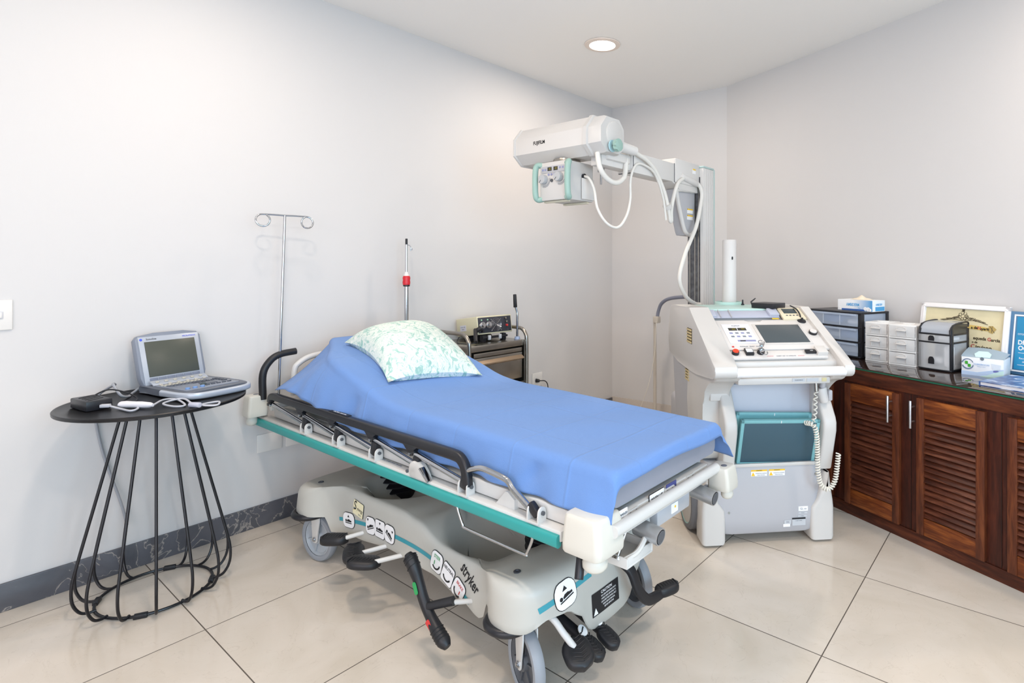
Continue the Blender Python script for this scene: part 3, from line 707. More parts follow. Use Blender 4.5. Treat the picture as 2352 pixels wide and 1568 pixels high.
text('NOT BE HANDLED', .0085, S @ frame((1.0174, -.245, .616), (0, 1, 0), (1, 0, 0)), M_ink, o); text('BY CHASSIS', .0085, S @ frame((1.0174, -.245, .604), (0, 1, 0), (1, 0, 0)), M_ink, o)
def corner(M, knob=True):
    """corner bumper: local x outward along the bed, y outward sideways, open on the inside"""
    b = MB(M); lo = rrect(.135, .125, .020, 5); rr = []
    for z, f, dx in ((.537, .95, .0), (.542, .99, .0), (.560, 1.0, 0), (.590, .965, -.001), (.615, .915, -.003), (.627, .885, -.004), (.634, .85, -.005), (.637, .78, -.005)):
        rr.append([(x*f+dx, y*(f if z < .6 else f*1.02)-.004*(z-.54)/.1, z) for x, y in lo])
    b.loft(rr); o = build(b, 'corner_bumper', M_bed_cream_w, bed)
    b = MB(M); b.lathe([(.017, .634), (.017, .6382), (.015, .6388), (.0001, .6388)], Tr(.012, -.01, 0), 24); build(b, 'socket_plug', mat('plug_grey', '6c707a', .5) if 'plug_grey' not in bpy.data.materials else bpy.data.materials['plug_grey'], o)
    b = MB(M); b.lathe([(.020, .545), (.022, .535), (.030, .528), (.0345, .515), (.034, .503), (.027, .494), (.015, .489), (.0001, .488)], Tr(.018, .014, 0), 28); build(b, 'roller_bumper', M_bed_cream_w, o)
    return o
M_bed_cream_w = mat('bumper_cream', 'd0cec5', .35)
corner(S @ Tr(.972, -.305, 0) @ Mx.Diagonal((1, -1, 1, 1)))
corner(S @ Tr(1.045, .335, 0) @ Mx.Diagonal((.62, .7, .8, 1)) @ Tr(0, 0, .115))
corner(S @ Tr(-1.085, -.365, .0) @ Mx.Diagonal((-.62, -.72, 1, 1)) @ Tr(0, 0, .045))
corner(S @ Tr(-1.075, .335, .0) @ Mx.Diagonal((-.62, .72, 1, 1)) @ Tr(0, 0, .02))
M_zinc = mat('zinc_plated', 'b9bcc0', .38, .75, noise=.08, nscale=30)
# push handle sockets at the foot end, pan, black grip
for y in (-.10, .245):
    b = MB(S); b.lathe([(.0255, 0), (.0255, .085), (.022, .085), (.020, .03), (.0001, .03)], frame((.975, y, .525), (0, 1, 0), (1, .35, -.12)), 24); build(b, 'handle_socket', M_zinc, bed)
    b = MB(S); b.lathe([(.020, .086), (.012, .078), (.0001, .078)], frame((.975, y, .525), (0, 1, 0), (1, .35, -.12)), 20); build(b, 'socket_bore', M_dark_hub, bed)
b = MB(S); b.box((.985, .06, .530), (.05, .20, .05), bev=.006); build(b, 'latch_cover', mat('latch_grey', 'b9bec6', .35, .2), bed)
b = MB(S); b.prism(rrect(.04, .03, .002), .002, frame((1.0095, .06, .535), (0, 1, 0), (1, 0, 0))); o = build(b, 'latch_label', M_label, bed)
build(MB(S).cyl((1.011, .062, .538), (1.0125, .062, .538), .004, n=12), 'yellow_dot', M_yellow, o)
b = MB(S); b.box((.955, -.155, .462), (.14, .13, .006), Ro(0, 'Z'), bev=.002); b.box((1.02, -.155, .474), (.006, .13, .03), bev=.002); b.box((.955, -.218, .474), (.14, .006, .03), bev=.002); b.box((.955, -.092, .474), (.14, .006, .03), bev=.002)
b.tube(cr([(1.01, -.215, .48), (1.02, -.16, .487), (1.012, -.10, .52), (.99, -.07, .55)], 5), .008, 8); build(b, 'foot_pan', M_bed_white, bed)
b = MB(S); b.cyl((.985, -.215, .478), (.985, -.16, .555), .006, n=12); b.lathe([(.016, 0), (.016, .008), (.0001, .008)], frame((.985, -.215, .475), (1, 0, 0), (0, .55, .8)), 16); build(b, 'hitch_pin', M_chrome, bed)
build(MB(S).cyl((.93, -.30, .545), (.955, -.345, .465), .0125, n=18, bev=.002), 'release_grip', M_black_plastic, bed)
b = MB(S); b.cyl((1.01, .30, .50), (.99, .30, .5), .03, .03, n=20, bev=.004); build(b, 'drive_knob', M_zinc, bed)
# ------------------------------------------------------------ near side rail
rail = thing_part = None
b = MB(S)
pts = cr([(-.985, 0, .640), (-.985, 0, .662), (-.972, 0, .681), (-.945, 0, .687)], 4)[:-1] + [V((x, 0, .687)) for x in (-.945, -.5, 0, .30, .40)] + cr([(.40, 0, .687), (.440, 0, .683), (.464, 0, .664), (.474, 0, .64), (.480, 0, .600)], 4)[1:]
b.sweep([(p.x, -.335, p.z) for p in pts], rrect(.026, .034, .008, 3))
rail = build(b, 'side_rail', M_black_plastic, bed)
UP = [-.955, -.655, -.375, -.075, .185]; LO = [-.628, -.345, -.065, .205, .470]
for i, (u, l) in enumerate(zip(UP, LO)):
    if i:
        b = MB(S); b.prism(cr([(-.055, .0, 0), (-.03, -.012, 0), (-.014, -.032, 0), (.0, -.040, 0), (.014, -.032, 0), (.022, -.012, 0), (.05, .0, 0)], 3), .020, frame((u-.008, -.325, .676), (1, 0, 0), (0, -1, 0)), bev=.002); build(b, 'pivot_lug', M_black_plastic, rail)
    build(MB(S).cyl((u-.008, -.349, .645), (u-.008, -.343, .645), .0055, n=12), 'rivet', M_chrome, rail)
    b = MB(S); b.cyl((u, -.333, .647), (l-.012, -.333, .608), .0095, n=14); build(b, 'rail_spindle', M_chrome if i < 2 else M_steel_light, rail) if False else build(b, 'rail_spindle', M_chrome, rail)
    b = MB(S); b.box((l, -.333, .614), (.032, .026, .05), rot=Ro(12, 'Y'), bev=.005); build(b, 'pivot_block', M_black_plastic, rail)
for l in LO + [.785]:
    b = MB(S)
    big = abs(l-.205) < .01
    for dx in (-.021, .021):
        pl_ = cr([(-.016, 0, 0), (-.016, .03, 0), (-.01, .042, 0), (0, .046, 0), (.01, .042, 0), (.016, .03, 0), (.016, 0, 0)], 3)
        b.prism(pl_, .005, frame((l+dx-.0025, -.333, .571), (0, 1, 0), (1, 0, 0)), bev=.001)
    b.box((l, -.333, .573), (.045, .034, .005)); br = build(b, 'rail_bracket', M_bed_white, bed)
    build(MB(S).cyl((l-.030, -.333, .600), (l+.030, -.333, .600), .006, n=12), 'bracket_pin', M_dark_hub, br)
b = MB(S); b.prism(cr([(-.04, 0, 0), (-.045, .03, 0), (-.025, .055, 0), (.005, .052, 0), (.035, .028, 0), (.055, .0, 0)], 4), .028, frame((.225, -.352, .570), (1, 0, 0), (0, -1, 0)) @ Tr(0, 0, -.028), bev=.003); lt = build(b, 'rail_latch', M_bed_white, bed)
b = MB(S); b.box((.268, -.345, .592), (.06, .022, .006), rot=Ro(38, 'Y'), bev=.002); build(b, 'latch_lever', M_chrome, lt)
build(MB(S).cyl((.215, -.383, .603), (.215, -.378, .603), .006, n=12), 'latch_rivet', M_dark_hub, lt)
# chrome end bar of the rail
b = MB(S); b.tube(cr([(.482, -.335, .650), (.505, -.335, .660), (.548, -.335, .672), (.60, -.335, .670), (.655, -.335, .664), (.675, -.335, .656), (.70, -.335, .635), (.765, -.335, .600)], 5), .010, 14); build(b, 'rail_end_bar', M_steel_light, rail) if False else build(b, 'rail_end_bar', M_chrome, rail)
b = MB(S); b.box((.777, -.333, .602), (.045, .022, .026), rot=Ro(38, 'Y'), bev=.006); build(b, 'pivot_block', M_black_plastic, rail)
b = MB(S); b.box((-.33, -.334, .7052), (.15, .02, .002)); o = build(b, 'rail_label', M_ink, rail)
text('CAUTION  HOLD RAIL', .010, S @ frame((-.33, -.334, .7062), (1, 0, 0)), M_label, o)
# iron wire hook below the bumper
b = MB(S); b.tube(cr([(.445, -.352, .545), (.455, -.352, .52), (.478, -.352, .482), (.49, -.352, .475), (.62, -.352, .474), (.752, -.352, .474), (.765, -.352, .48), (.785, -.352, .52), (.79, -.352, .545)], 4), .0045, 10); build(b, 'wire_hook', M_chrome, bed)
b = MB(S); b.prism([(0, 0), (.085, 0), (.085, .03), (.055, .048), (.045, .048)], .035, frame((.60, -.32, .572), (1, 0, 0), (0, -1, 0)) @ Tr(0, 0, -.03), bev=.002); build(b, 'rail_stop', M_bed_white, bed)
# ------------------------------------------------------------ head end: push handles
def push(y0, y1, z, m, nm):
    b = MB(S); b.tube(cr([(-1.055, y0, .66), (-1.055, y0, .78), (-1.055, y0+.2*(y1-y0), .84), (-1.055, y0+.5*(y1-y0), .868), (-1.055, y1, z)], 6), .0165, 16); return build(b, nm, m, bed)
push(-.342, -.19, .876, M_black_rubber, 'push_handle')
build(MB(S).cyl((-1.055, -.342, .655), (-1.055, -.342, .70), .0145, n=16), 'handle_tube', M_bed_white, bed)
b = MB(S); b.tube(cr([(-1.03, -.21, .66), (-1.035, -.205, .78), (-1.035, -.185, .815), (-1.035, -.13, .842), (-1.035, -.05, .85), (-1.035, .05, .85)], 5), .014, 12); build(b, 'headboard_hoop', M_bed_white, bed)
b = MB(S); b.cyl((-1.02, -.32, .622), (-1.02, .32, .622), .017, n=16); build(b, 'head_bar', M_bed_white, bed)
b = MB(S); b.box((-.80, -.20, .635), (.36, .16, .012), rot=Ro(-6, 'Y'), bev=.003); build(b, 'head_tray', mat('tray_cream', 'd8d2c4', .4), bed)
# ------------------------------------------------------------ IV pole in the socket of the stretcher
IV = S @ Tr(-1.055, -.27, .64)
iv = thing('iv_pole', 'thin steel IV pole with two curled hooks standing at the head of the stretcher', 'IV pole', IV)
b = MB(S); b.cyl((-1.055, -.272, .64), (-1.055, -.242, 1.557), .0062, n=14); build(b, 'pole', M_chrome, iv)
def hook(sg):
    c = V((-1.055, -.242, 1.557)); d = V((.10, .995, 0)) * sg; P = [c, c+d*.05+V((0, 0, .001)), c+d*.100]
    r = .029
    for k in range(1, 13):
        a = R(90-28*k); P.append(c+d*(.100+r*math.cos(a))+V((0, 0, -r+r*math.sin(a))) + V((.016, 0, 0))*k/12)
    b = MB(S); b.tube(cr(P, 4), .0042, 10); return build(b, 'bag_hook', M_chrome, iv)
hook(1); hook(-1)
# ------------------------------------------------------------ mattress, drape sheet, pillow
def bz(x):      # height of the mattress top along the stretcher
    return interp_lin(x, [(-1.06, .935), (-.97, .926), (-.65, .898), (-.46, .875), (-.26, .826), (-.12, .786), (.02, .768), (.3, .762), (1.0, .745)])
def interp_lin(x, tab):
    pts = tab
    if x <= pts[0][0]: return pts[0][1]
    for i in range(len(pts)-1):
        if x <= pts[i+1][0]:
            x0, y0 = pts[i]; x1, y1 = pts[i+1]; t = (x-x0)/(x1-x0)
            m0 = (y1-y0) if i == 0 else (pts[i+1][1]-pts[i-1][1])/(pts[i+1][0]-pts[i-1][0])*(x1-x0)
            m1 = (y1-y0) if i+2 >= len(pts) else (pts[i+2][1]-pts[i][1])/(pts[i+2][0]-pts[i][0])*(x1-x0)
            return (2*t**3-3*t*t+1)*y0+(t**3-2*t*t+t)*m0+(-2*t**3+3*t*t)*y1+(t**3-t*t)*m1
    return pts[-1][1]
def yn(x): return interp_lin(x, [(-1.06, -.03), (-.98, -.055), (-.8, -.145), (-.62, -.245), (-.48, -.282), (-.4, -.287), (1.1, -.288)])
def yf(x): return interp_lin(x, [(-1.06, .25), (-.95, .275), (-.7, .33), (-.5, .345), (1.1, .345)])
M_matt = mat('mattress_grey_vinyl', '8f93a0', .45, noise=.08, nscale=6)
b = MB(S); rr = []
for i in range(43):
    x = -1.03+2.045*i/42; a, c, z = yn(x)+.012, yf(x)-.012, bz(x)-.006; e = 1.0
    if i in (0, 42): e = .86
    if i in (1, 41): e = .97
    h = .105*e; zc = z-.0525; r = .025
    P = rrect(c-a, h, r, 4, (a+c)/2, zc); rr.append([(x if i not in (0, 42) else x, y, zz) for y, zz in P])
b.loft(rr)
tag(build(b, 'mattress', M_matt, M=S @ Tr(0, 0, .64)), 'grey vinyl mattress with raised backrest lying on the stretcher under the blue sheet', 'mattress')
b = MB(S)   # steel slats carrying the raised backrest
b.box((-.62, .03, .70), (.04, .46, .10)); b.box((-.40, .03, .68), (.04, .46, .06)); build(b, 'backrest_support', M_bed_white, bed)
def sheet_material():
    m = mat('blue_drape_cloth', '698dc6', .85, spec=.15); nt = m.node_tree; L = nt.links.new; b = nt.nodes['Principled BSDF']
    b.inputs['Sheen Weight'].default_value = .12
    tc = nt.nodes.new('ShaderNodeTexCoord'); sp = nt.nodes.new('ShaderNodeSeparateXYZ'); L(tc.outputs['Object'], sp.inputs[0])
    def mth(op, a, c=None, d=None):
        n = nt.nodes.new('ShaderNodeMath'); n.operation = op
        for i, x in enumerate((a, c, d)):
            if x is None: continue
            if isinstance(x, (int, float)): n.inputs[i].default_value = x
            else: L(x, n.inputs[i])
        return n.outputs[0]
    def ridge(o, x0, w_, h):
        d = mth('DIVIDE', mth('SUBTRACT', o, x0), w_); return mth('MULTIPLY', mth('EXPONENT', mth('MULTIPLY', mth('MULTIPLY', d, d), -1)), h)
    hs = [ridge(sp.outputs[0], x0, .005, h) for x0, h in ((.875, 1), (.64, .7), (.36, -.6), (.09, -.7), (-.2, .9), (-.56, .8), (-.83, -.6))]
    hs += [ridge(sp.outputs[1], y0, .005, h) for y0, h in ((.10, -.6), (-.17, .5), (.25, .5))]
    n = nt.nodes.new('ShaderNodeTexNoise'); n.inputs['Scale'].default_value = 7; n.inputs['Detail'].default_value = 4; L(tc.outputs['Object'], n.inputs['Vector'])
    n2 = nt.nodes.new('ShaderNodeTexNoise'); n2.inputs['Scale'].default_value = 420; L(tc.outputs['Object'], n2.inputs['Vector'])
    acc_ = mth('ADD', mth('MULTIPLY', n.outputs['Fac'], 2.2), mth('MULTIPLY', n2.outputs['Fac'], .35))
    for h in hs: acc_ = mth('ADD', acc_, h)
    bp = nt.nodes.new('ShaderNodeBump'); bp.inputs['Strength'].default_value = .55; bp.inputs['Distance'].default_value = .003
    L(acc_, bp.inputs['Height']); L(bp.outputs['Normal'], b.inputs['Normal'])
    return m
random.seed(3)
NX, ND_, NT_, NF = 150, 16, 34, 12
def hem_near(x): return interp_lin(x, [(-1.06, -.30), (-.9, -.335), (-.67, -.348), (-.43, -.338), (-.28, -.326), (0, -.318), (1.05, -.312)]), interp_lin(x, [(-1.06, .694), (-.97, .712), (-.82, .738), (-.67, .728), (-.52, .700), (-.40, .672), (-.25, .648), (0, .640), (.5, .632), (.9, .624), (1.05, .618)])
def sheet_row(x, foot=0.):
    z = bz(x)+.004-foot; a, c = yn(x), yf(x); hy, hz = hem_near(x)
    hz -= foot*.2; row = []; r = .030
    for k in range(ND_):      # near drape, hem to edge
        t = k/ND_; y = hy+(a-.004-hy)*t**1.15; zz = hz+(z-r-hz)*t
        bulge = .012*math.sin(math.pi*t)*(sm(-.35, -.55, x)-2.4*sm(-.62, -.9, x))
        rip = .006*math.sin(x*21+1.2)*(1-t)*sm(-.3, 0, x)+.004*math.sin(x*47)*(1-t)
        pin = .014*math.exp(-((x+.30-.05*t)/.035)**2)*math.sin(math.pi*min(1, t*1.1)) + .012*math.exp(-((x-.70-.06*t)/.03)**2)*math.sin(math.pi*t)
        row.append((x, y-rip-bulge*.6+pin, zz+bulge))
    for k in range(5):
        q = R(90*k/4); row.append((x, a-.004+r*(1-math.cos(q)), z-r+r*math.sin(q)))
    for k in range(1, NT_):
        t = k/NT_; y = a+r+(c-a-2*r)*t
        w_ = .0025*math.sin(7*x+9*y)+.002*math.sin(19*x-13*y+1)
        row.append((x, y, z+w_*math.sin(math.pi*t)))
    for k in range(5):
        q = R(90-90*k/4); row.append((x, c+.004-r*(1-math.cos(q)), z-r+r*math.sin(q)))
    fl = sm(.8, 1.04, x)
    for k in range(1, NF+1):
        t = k/NF; row.append((x+.02*fl*t, c+.004+(.02+.035*fl)*t, z-r-(.075+.03*fl)*t))
    return row
rows = []
xs = [-.992+.01341*i for i in range(NX)]
for x in xs: rows.append(sheet_row(x))
x0 = xs[-1]
for k in range(1, 9):
    q = R(80*k/8); rr = sheet_row(x0+.028*math.sin(q)); d = .028*(1-math.cos(q))+max(0, k-5)*.006
    rows.append([(x+(.006*sm(.62, .70, z)), y, z-d*sm(.64, .74, z)+.004*math.sin(9*y+k*.3)*(k/8)) for x, y, z in rr])
b = MB(S); b.loft(rows, closed=False, cap=False)
sh = build(b, 'drape_sheet', sheet_material(), M=S @ Tr(0, 0, .74), sharp=180)
sd_ = sh.modifiers.new('cloth_thickness', 'SOLIDIFY'); sd_.thickness = .0012; sd_.offset = 1
tag(sh, 'blue disposable drape sheet spread over the stretcher mattress', 'sheet')
def pillow_material():
    m = mat('leaf_print_cotton', 'e3e6e1', .85, spec=.15); nt = m.node_tree; L = nt.links.new; b = nt.nodes['Principled BSDF']
    tc = nt.nodes.new('ShaderNodeTexCoord'); n = nt.nodes.new('ShaderNodeTexNoise'); n.inputs['Scale'].default_value = 8; n.inputs['Detail'].default_value = 3
    vm = nt.nodes.new('ShaderNodeVectorMath'); vm.operation = 'MULTIPLY_ADD'; vm.inputs[1].default_value = (.16, .16, .16)
    L(tc.outputs['Object'], n.inputs['Vector']); L(n.outputs['Color'], vm.inputs[0]); L(tc.outputs['Object'], vm.inputs[2])
    mp = nt.nodes.new('ShaderNodeMapping'); mp.inputs['Scale'].default_value = (1, 1.9, 1); mp.inputs['Rotation'].default_value = (0, 0, .7); L(vm.outputs[0], mp.inputs['Vector'])
    n2 = nt.nodes.new('ShaderNodeTexNoise'); n2.inputs['Scale'].default_value = 15; n2.inputs['Detail'].default_value = 6; n2.inputs['Roughness'].default_value = .62; n2.inputs['Distortion'].default_value = 2.2
    L(mp.outputs[0], n2.inputs['Vector'])
    r = nt.nodes.new('ShaderNodeValToRGB'); e = r.color_ramp.elements
    e[0].position = .36; e[0].color = lin('94bdb6'); e[1].position = .66; e[1].color = lin('e6e9e4')
    for p, c in ((.44, 'abccc5'), (.49, 'e3e7e2'), (.54, 'c2d8d2'), (.59, 'e5e8e3')):
        q = e.new(p); q.color = lin(c)
    L(n2.outputs['Fac'], r.inputs['Fac']); L(r.outputs['Color'], b.inputs['Base Color'])
    bp = nt.nodes.new('ShaderNodeBump'); bp.inputs['Strength'].default_value = .4; bp.inputs['Distance'].default_value = .004
    n3 = nt.nodes.new('ShaderNodeTexNoise'); n3.inputs['Scale'].default_value = 14; L(tc.outputs['Object'], n3.inputs['Vector']); L(n3.outputs['Fac'], bp.inputs['Height']); L(bp.outputs['Normal'], b.inputs['Normal'])
    return m
PM = S @ Tr(-.455, .075, 0) @ Ro(-12, 'Z'); PI_ = PM.inverted()
b = MB()
def pil(side):
    def f(u, v):
        a, c = 2*u-1, 2*v-1
        X = .305*a*(1-.10*(1-a*a)*0-.085*(1-c*c)*abs(a)**3)*1.0; Y = .215*c*(1-.085*(1-a*a)*abs(c)**3)
        p = PM @ V((X, Y, 0)); lx = (S.inverted() @ p)
        e = max((1-abs(a)**2.6), 0)**.55*max((1-abs(c)**2.6), 0)**.55
        zs = bz(lx.x)+.0055
        seam = zs+.010+.016*(1-abs(a)**3*abs(c)**3)
        if side > 0: z = seam+.118*e+.006*math.sin(9*X+3)*math.sin(13*Y)*e
        else: z = zs+(seam-zs)*(1-min(1, e*5))
        return (p.x, p.y, z)
    return f
b.grid(36, 28, pil(1)); b.grid(36, 28, lambda u, v: pil(-1)(u, v))
pw = build(b, 'pillow', pillow_material(), M=S @ Tr(-.455, .075, .87), sharp=60, recalc=True)
tag(pw, 'white pillow with a pale green leaf print lying on the blue sheet', 'pillow')
# ------------------------------------------------------------ mobile x-ray unit (local x right, y back, z up)
XM = Mx.Translation((-1.035, 2.583, 0)) @ Ro(43.766, 'Z')
M_x_body = mat('xray_body_grey', 'b6b7bc', .42); M_x_white = mat('xray_white', 'cfcdca', .38); M_x_panel = mat('xray_panel_white', 'd6d4d2', .4)
M_x_tray = mat('xray_tray_blue_grey', 'b3b9ca', .4); M_x_arm = mat('xray_arm_white', 'd8d6d3', .38); M_x_cable = mat('xray_hose_white', 'e2e0da', .42)
M_vent = mat('vent_cream', 'cdbb8c', .5); M_vent_dark = mat('vent_dark', '4a3f2c', .7); M_mint_handle = mat('mint_handle', '98b8ae', .38)
xr = thing('mobile_xray_machine', 'white and grey mobile x-ray machine with an extended tube arm in the corner', 'x-ray machine', XM)
def sx_(name, fn, m, parent=None, **k):
    b = MB(XM); fn(b); return build(b, name, m, parent or xr, **k)
# body
b = MB(XM); rr = []
for z, f0, hw in ((.048, -.030, .255), (.06, -.038, .275), (.12, -.042, .288), (.36, -.042, .295), (.378, -.036, .293)):
    rr.append([(x, y, z) for x, y in rrect(2*hw, .74-f0, .085, 6, 0, (.74+f0)/2)])
b.loft(rr); build(b, 'lower_body', M_x_body, xr)
b = MB(XM); rr = []
for z, f0, hw in ((.372, .045, .285), (.55, .045, .287), (.74, .030, .297), (.80, .02, .30)):
    rr.append([(x, y, z) for x, y in rrect(2*hw, .70-f0, .07, 6, 0, (.70+f0)/2)])
b.loft(rr); build(b, 'upper_body', M_x_body, xr)
b = MB(XM); b.box((0, .92, .27), (.40, .50, .40), bev=.04, seg=3); b.box((0, .98, .62), (.34, .36, .5), bev=.04, seg=3); build(b, 'front_chassis', M_x_body, xr)
# yoke arms of the cassette bin
yk = [(.08, .745), (.012, .745), (.0, .738), (-.092, .600), (-.101, .575), (-.100, .535), (-.050, .345), (.08, .330)]
for x0, x1 in ((-.228, -.166), (.245, .312)):
    b = MB(XM); b.prism([(y, z) for y, z in yk], x1-x0, Mx(((0, 0, 1, x0), (1, 0, 0, 0), (0, 1, 0, 0), (0, 0, 0, 1))), bev=.014, seg=3); o = build(b, 'bin_side_arm', M_x_white, xr)
    b = MB(XM); b.cyl(((x0+x1)/2+.006, -.098, .545), ((x0+x1)/2+.006, -.094, .545), .006, n=12); build(b, 'arm_screw', M_steel, o)
b = MB(XM); b.box((.04, -.040, .372), (.41, .012, .016), bev=.003); build(b, 'bin_lip', M_x_white, xr)
b = MB(XM); b.box((.03, .028, .56), (.44, .012, .36), bev=.003); build(b, 'bin_back_panel', mat('bin_back_panel', 'c3c7d2', .45), xr)
b = MB(XM); b.box((-.232, .0, .70), (.085, .05, .055), bev=.006); build(b, 'side_catch', M_x_white, xr)
# shoulders under the console
for x0, x1 in ((-.305, -.185), (.235, .305)):
    b = MB(XM); b.prism(cr([(.25, .84, 0), (-.17, .845, 0), (-.185, .80, 0), (-.10, .77, 0), (-.02, .70, 0), (.0, .60, 0), (.005, .40, 0), (.25, .40, 0)], 4, True), x1-x0, Mx(((0, 0, 1, x0), (1, 0, 0, 0), (0, 1, 0, 0), (0, 0, 0, 1))), bev=.02, seg=3); build(b, 'shoulder', M_x_white, xr)
# side wheels and fenders
for sg in (-1, 1):
    W = XM @ Tr(sg*.315, .175, .150) @ Ro(90*sg, 'Y')
    b = MB(W); b.lathe([(.10, -.03), (.14, -.032), (.150, -.02), (.150, .02), (.14, .032), (.122, .032)], n=56, cap=False); wo = build(b, 'drive_wheel', mat('tyre_dark_grey', '6d6f74', .6) if sg < 0 else bpy.data.materials['tyre_dark_grey'], xr)
    b = MB(W); b.lathe([(.122, .032), (.120, .030), (.118, .030)], n=56, cap=False); build(b, 'rim_line', mat('rim_teal', '8cc4bd', .4) if sg < 0 else bpy.data.materials['rim_teal'], wo)
    b = MB(W); b.lathe([(.118, .030), (.11, .033), (.0001, .035)], n=56, cap=False); build(b, 'wheel_disc', mat('wheel_disc_grey', 'b9b6b2', .45) if sg < 0 else bpy.data.materials['wheel_disc_grey'], wo)
    b = MB(XM); rr = []
    for z, xi, xo, yb in ((.012, .212, .318, .05), (.022, .208, .322, .055), (.12, .208, .322, .06), (.165, .212, .322, .06), (.20, .24, .318, .06), (.26, .262, .308, .06), (.33, .275, .300, .06)):
        rr.append([(sg*x, y, z) for x, y in rrect(xo-xi, yb+.055, .018, 4, (xo+xi)/2, (yb-.055)/2)][::sg])
    b.loft(rr); build(b, 'fender_foot', M_x_white, xr, recalc=True)
# console housing
side = [(.66, .80), (.66, .98), (.62, 1.055), (.55, 1.078), (.22, 1.080), (.17, 1.068), (-.19, .882), (-.235, .855), (-.243, .830), (-.225, .808), (-.17, .798), (.0, .78), (.2, .77)]
def cheek(x0, x1, dz=0., name='console_cheek', bev=.02):
    b = MB(XM); b.prism(cr([(y, z+dz, 0) for y, z in side], 2, True), x1-x0, Mx(((0, 0, 1, x0), (1, 0, 0, 0), (0, 1, 0, 0), (0, 0, 0, 1))), bev=bev, seg=3); return build(b, name, M_x_white, xr)
cheek(-.318, -.216, .010); cheek(.272, .318, .010)
b = MB(XM); b.prism([(.64, .80), (.64, 1.03), (.55, 1.072), (.215, 1.072), (.20, 1.055), (-.165, .875), (-.172, .845), (-.15, .80)], .50, Mx(((0, 0, 1, -.222), (1, 0, 0, 0), (0, 1, 0, 0), (0, 0, 0, 1))), bev=.008); con = build(b, 'console_housing', M_x_white, xr)
CP = XM @ frame((0, -.2, .866), (1, 0, 0), (0, -.447, .8944))      # console plane: x right, y up the slope, z off the panel
def cp(x, yb): return (x, (yb+.2)/.8944)                            # panel coordinate of local (x, y back)
def cbox(nm, x0, x1, y0, y1, h, m, parent=None, z0=.0, bev=.002):
    p, q = cp(x0, y0), cp(x1, y1); b = MB(CP); b.box(((p[0]+q[0])/2, (p[1]+q[1])/2, z0+h/2), (q[0]-p[0], q[1]-p[1], h), bev=bev); return build(b, nm, m, parent or xr)
# raised main panel with the display recess
p0, p1 = cp(-.262, -.10), cp(.285, .125)
b = MB(CP); b.prism([(-.225, p0[1]), (.285, p0[1]), (.285, p1[1]+.0), (.03, p1[1]), (.02, p1[1]-.022), (-.045, p1[1]-.022), (-.06, p1[1]), (-.262, p1[1])], .013, Tr(0, 0, -.004), bev=.003); pan = build(b, 'control_panel', M_x_panel, xr)
cbox('screen_frame', -.035, .210, -.068, .088, .003, M_x_white, pan, .009)
cbox('touch_screen', -.020, .198, -.058, .078, .002, mat('touch_screen', '4b5459', .22), pan, .0115, .0005)
cbox('key_pad', -.190, -.052, -.058, .088, .004, mat('key_pad_white', 'e6e8ee', .45), pan, .009, .001)
cbox('cup_recess', -.252, -.205, .035, .085, .002, mat('recess_grey', 'dcdcdc', .5), pan, .009, .0008)
kp = None
M_led = mat('led_yellow', '2e2a10', .4, emit='c9b432', estr=.55); M_led_bg = mat('led_window', '35352c', .3); M_btn = mat('blue_grey_button', '8d93b8', .5)
for i, s_ in enumerate(('60', '40')):
    x = -.145+i*.046
    o = cbox('led_display', x-.021, x+.021, .036, .056, .0015, M_led_bg, pan, .0125, .0005)
    p = cp(x, .046); text(s_, .017, CP @ Tr(p[0]+.004, p[1], .0148), M_led, o, 'digits')
for r_ in range(2):
    for i in range(4): cbox('key', -.162+i*.028-.008, -.162+i*.028+.008, .016-.026*r_-.005, .016-.026*r_+.006, .0012, M_btn if (i+r_) % 2 == 0 else M_grey_text, pan, .0128, .0004)
cbox('key_strip', -.150, -.062, -.048, -.036, .0012, M_btn, pan, .0128, .0004); cbox('key_strip_window', -.138, -.112, -.047, -.040, .0014, M_led_bg, pan, .0129, .0003)
p = cp(-.122, .072); text('FUJIFILM', .011, CP @ Tr(p[0], p[1], .0135), M_grey_text, pan)
p = cp(-.10, -.080); text('EXPOSURE   READY   POWER', .008, CP @ Tr(p[0], p[1], .0105), M_grey_text, pan)
p = cp(-.165, -.080); b = MB(CP); b.box((p[0]-.02, p[1], .010), (.010, .010, .001)); build(b, 'red_mark', M_red_ink, pan)
# lower ledge with switches
cbox('switch_ledge', -.218, .235, -.160, -.108, .010, M_x_panel, xr, -.002)
def button(nm, x, yb, r, h, m1, m2, z0=.008):
    p = cp(x, yb); b = MB(CP @ Tr(p[0], p[1], z0)); b.lathe([(r, 0), (r, h*.7), (r*.86, h*.78)], n=24, cap=False); o = build(b, nm, m1, xr)
    b = MB(CP @ Tr(p[0], p[1], z0)); b.lathe([(r*.86, h*.72), (r*.80, h), (r*.5, h*1.05), (.0001, h*1.05)], n=24, cap=False); build(b, 'button_cap', m2, o); return o
button('stop_button', -.190, -.126, .0165, .018, M_black_plastic, mat('stop_red', 'e0472b', .4))
o = cbox('lamp_switch', -.145, -.108, -.142, -.105, .014, M_black_plastic, xr, .008); cbox('switch_lens', -.141, -.112, -.134, -.112, .004, M_label, o, .021, .001)
button('key_switch', -.071, -.124, .0175, .020, M_black_plastic, M_chrome)
kx, ky = cp(-.071, -.124); b = MB(CP @ Tr(kx, ky, .028)); b.box((0, .0, .006), (.006, .004, .022)); b.box((0, .004, .022), (.022, .003, .022), bev=.001)
b.tube([(.016*math.cos(2*math.pi*k/24), .003-.02+.016*math.sin(2*math.pi*k/24)-.016, .006-.0*k) for k in range(24)], .0022, 6, closed=True)
b.tube([(.014*math.cos(2*math.pi*k/20)+.002, .018+.014*math.sin(2*math.pi*k/20), .026) for k in range(20)], .002, 6, closed=True); build(b, 'keys', M_chrome, xr)
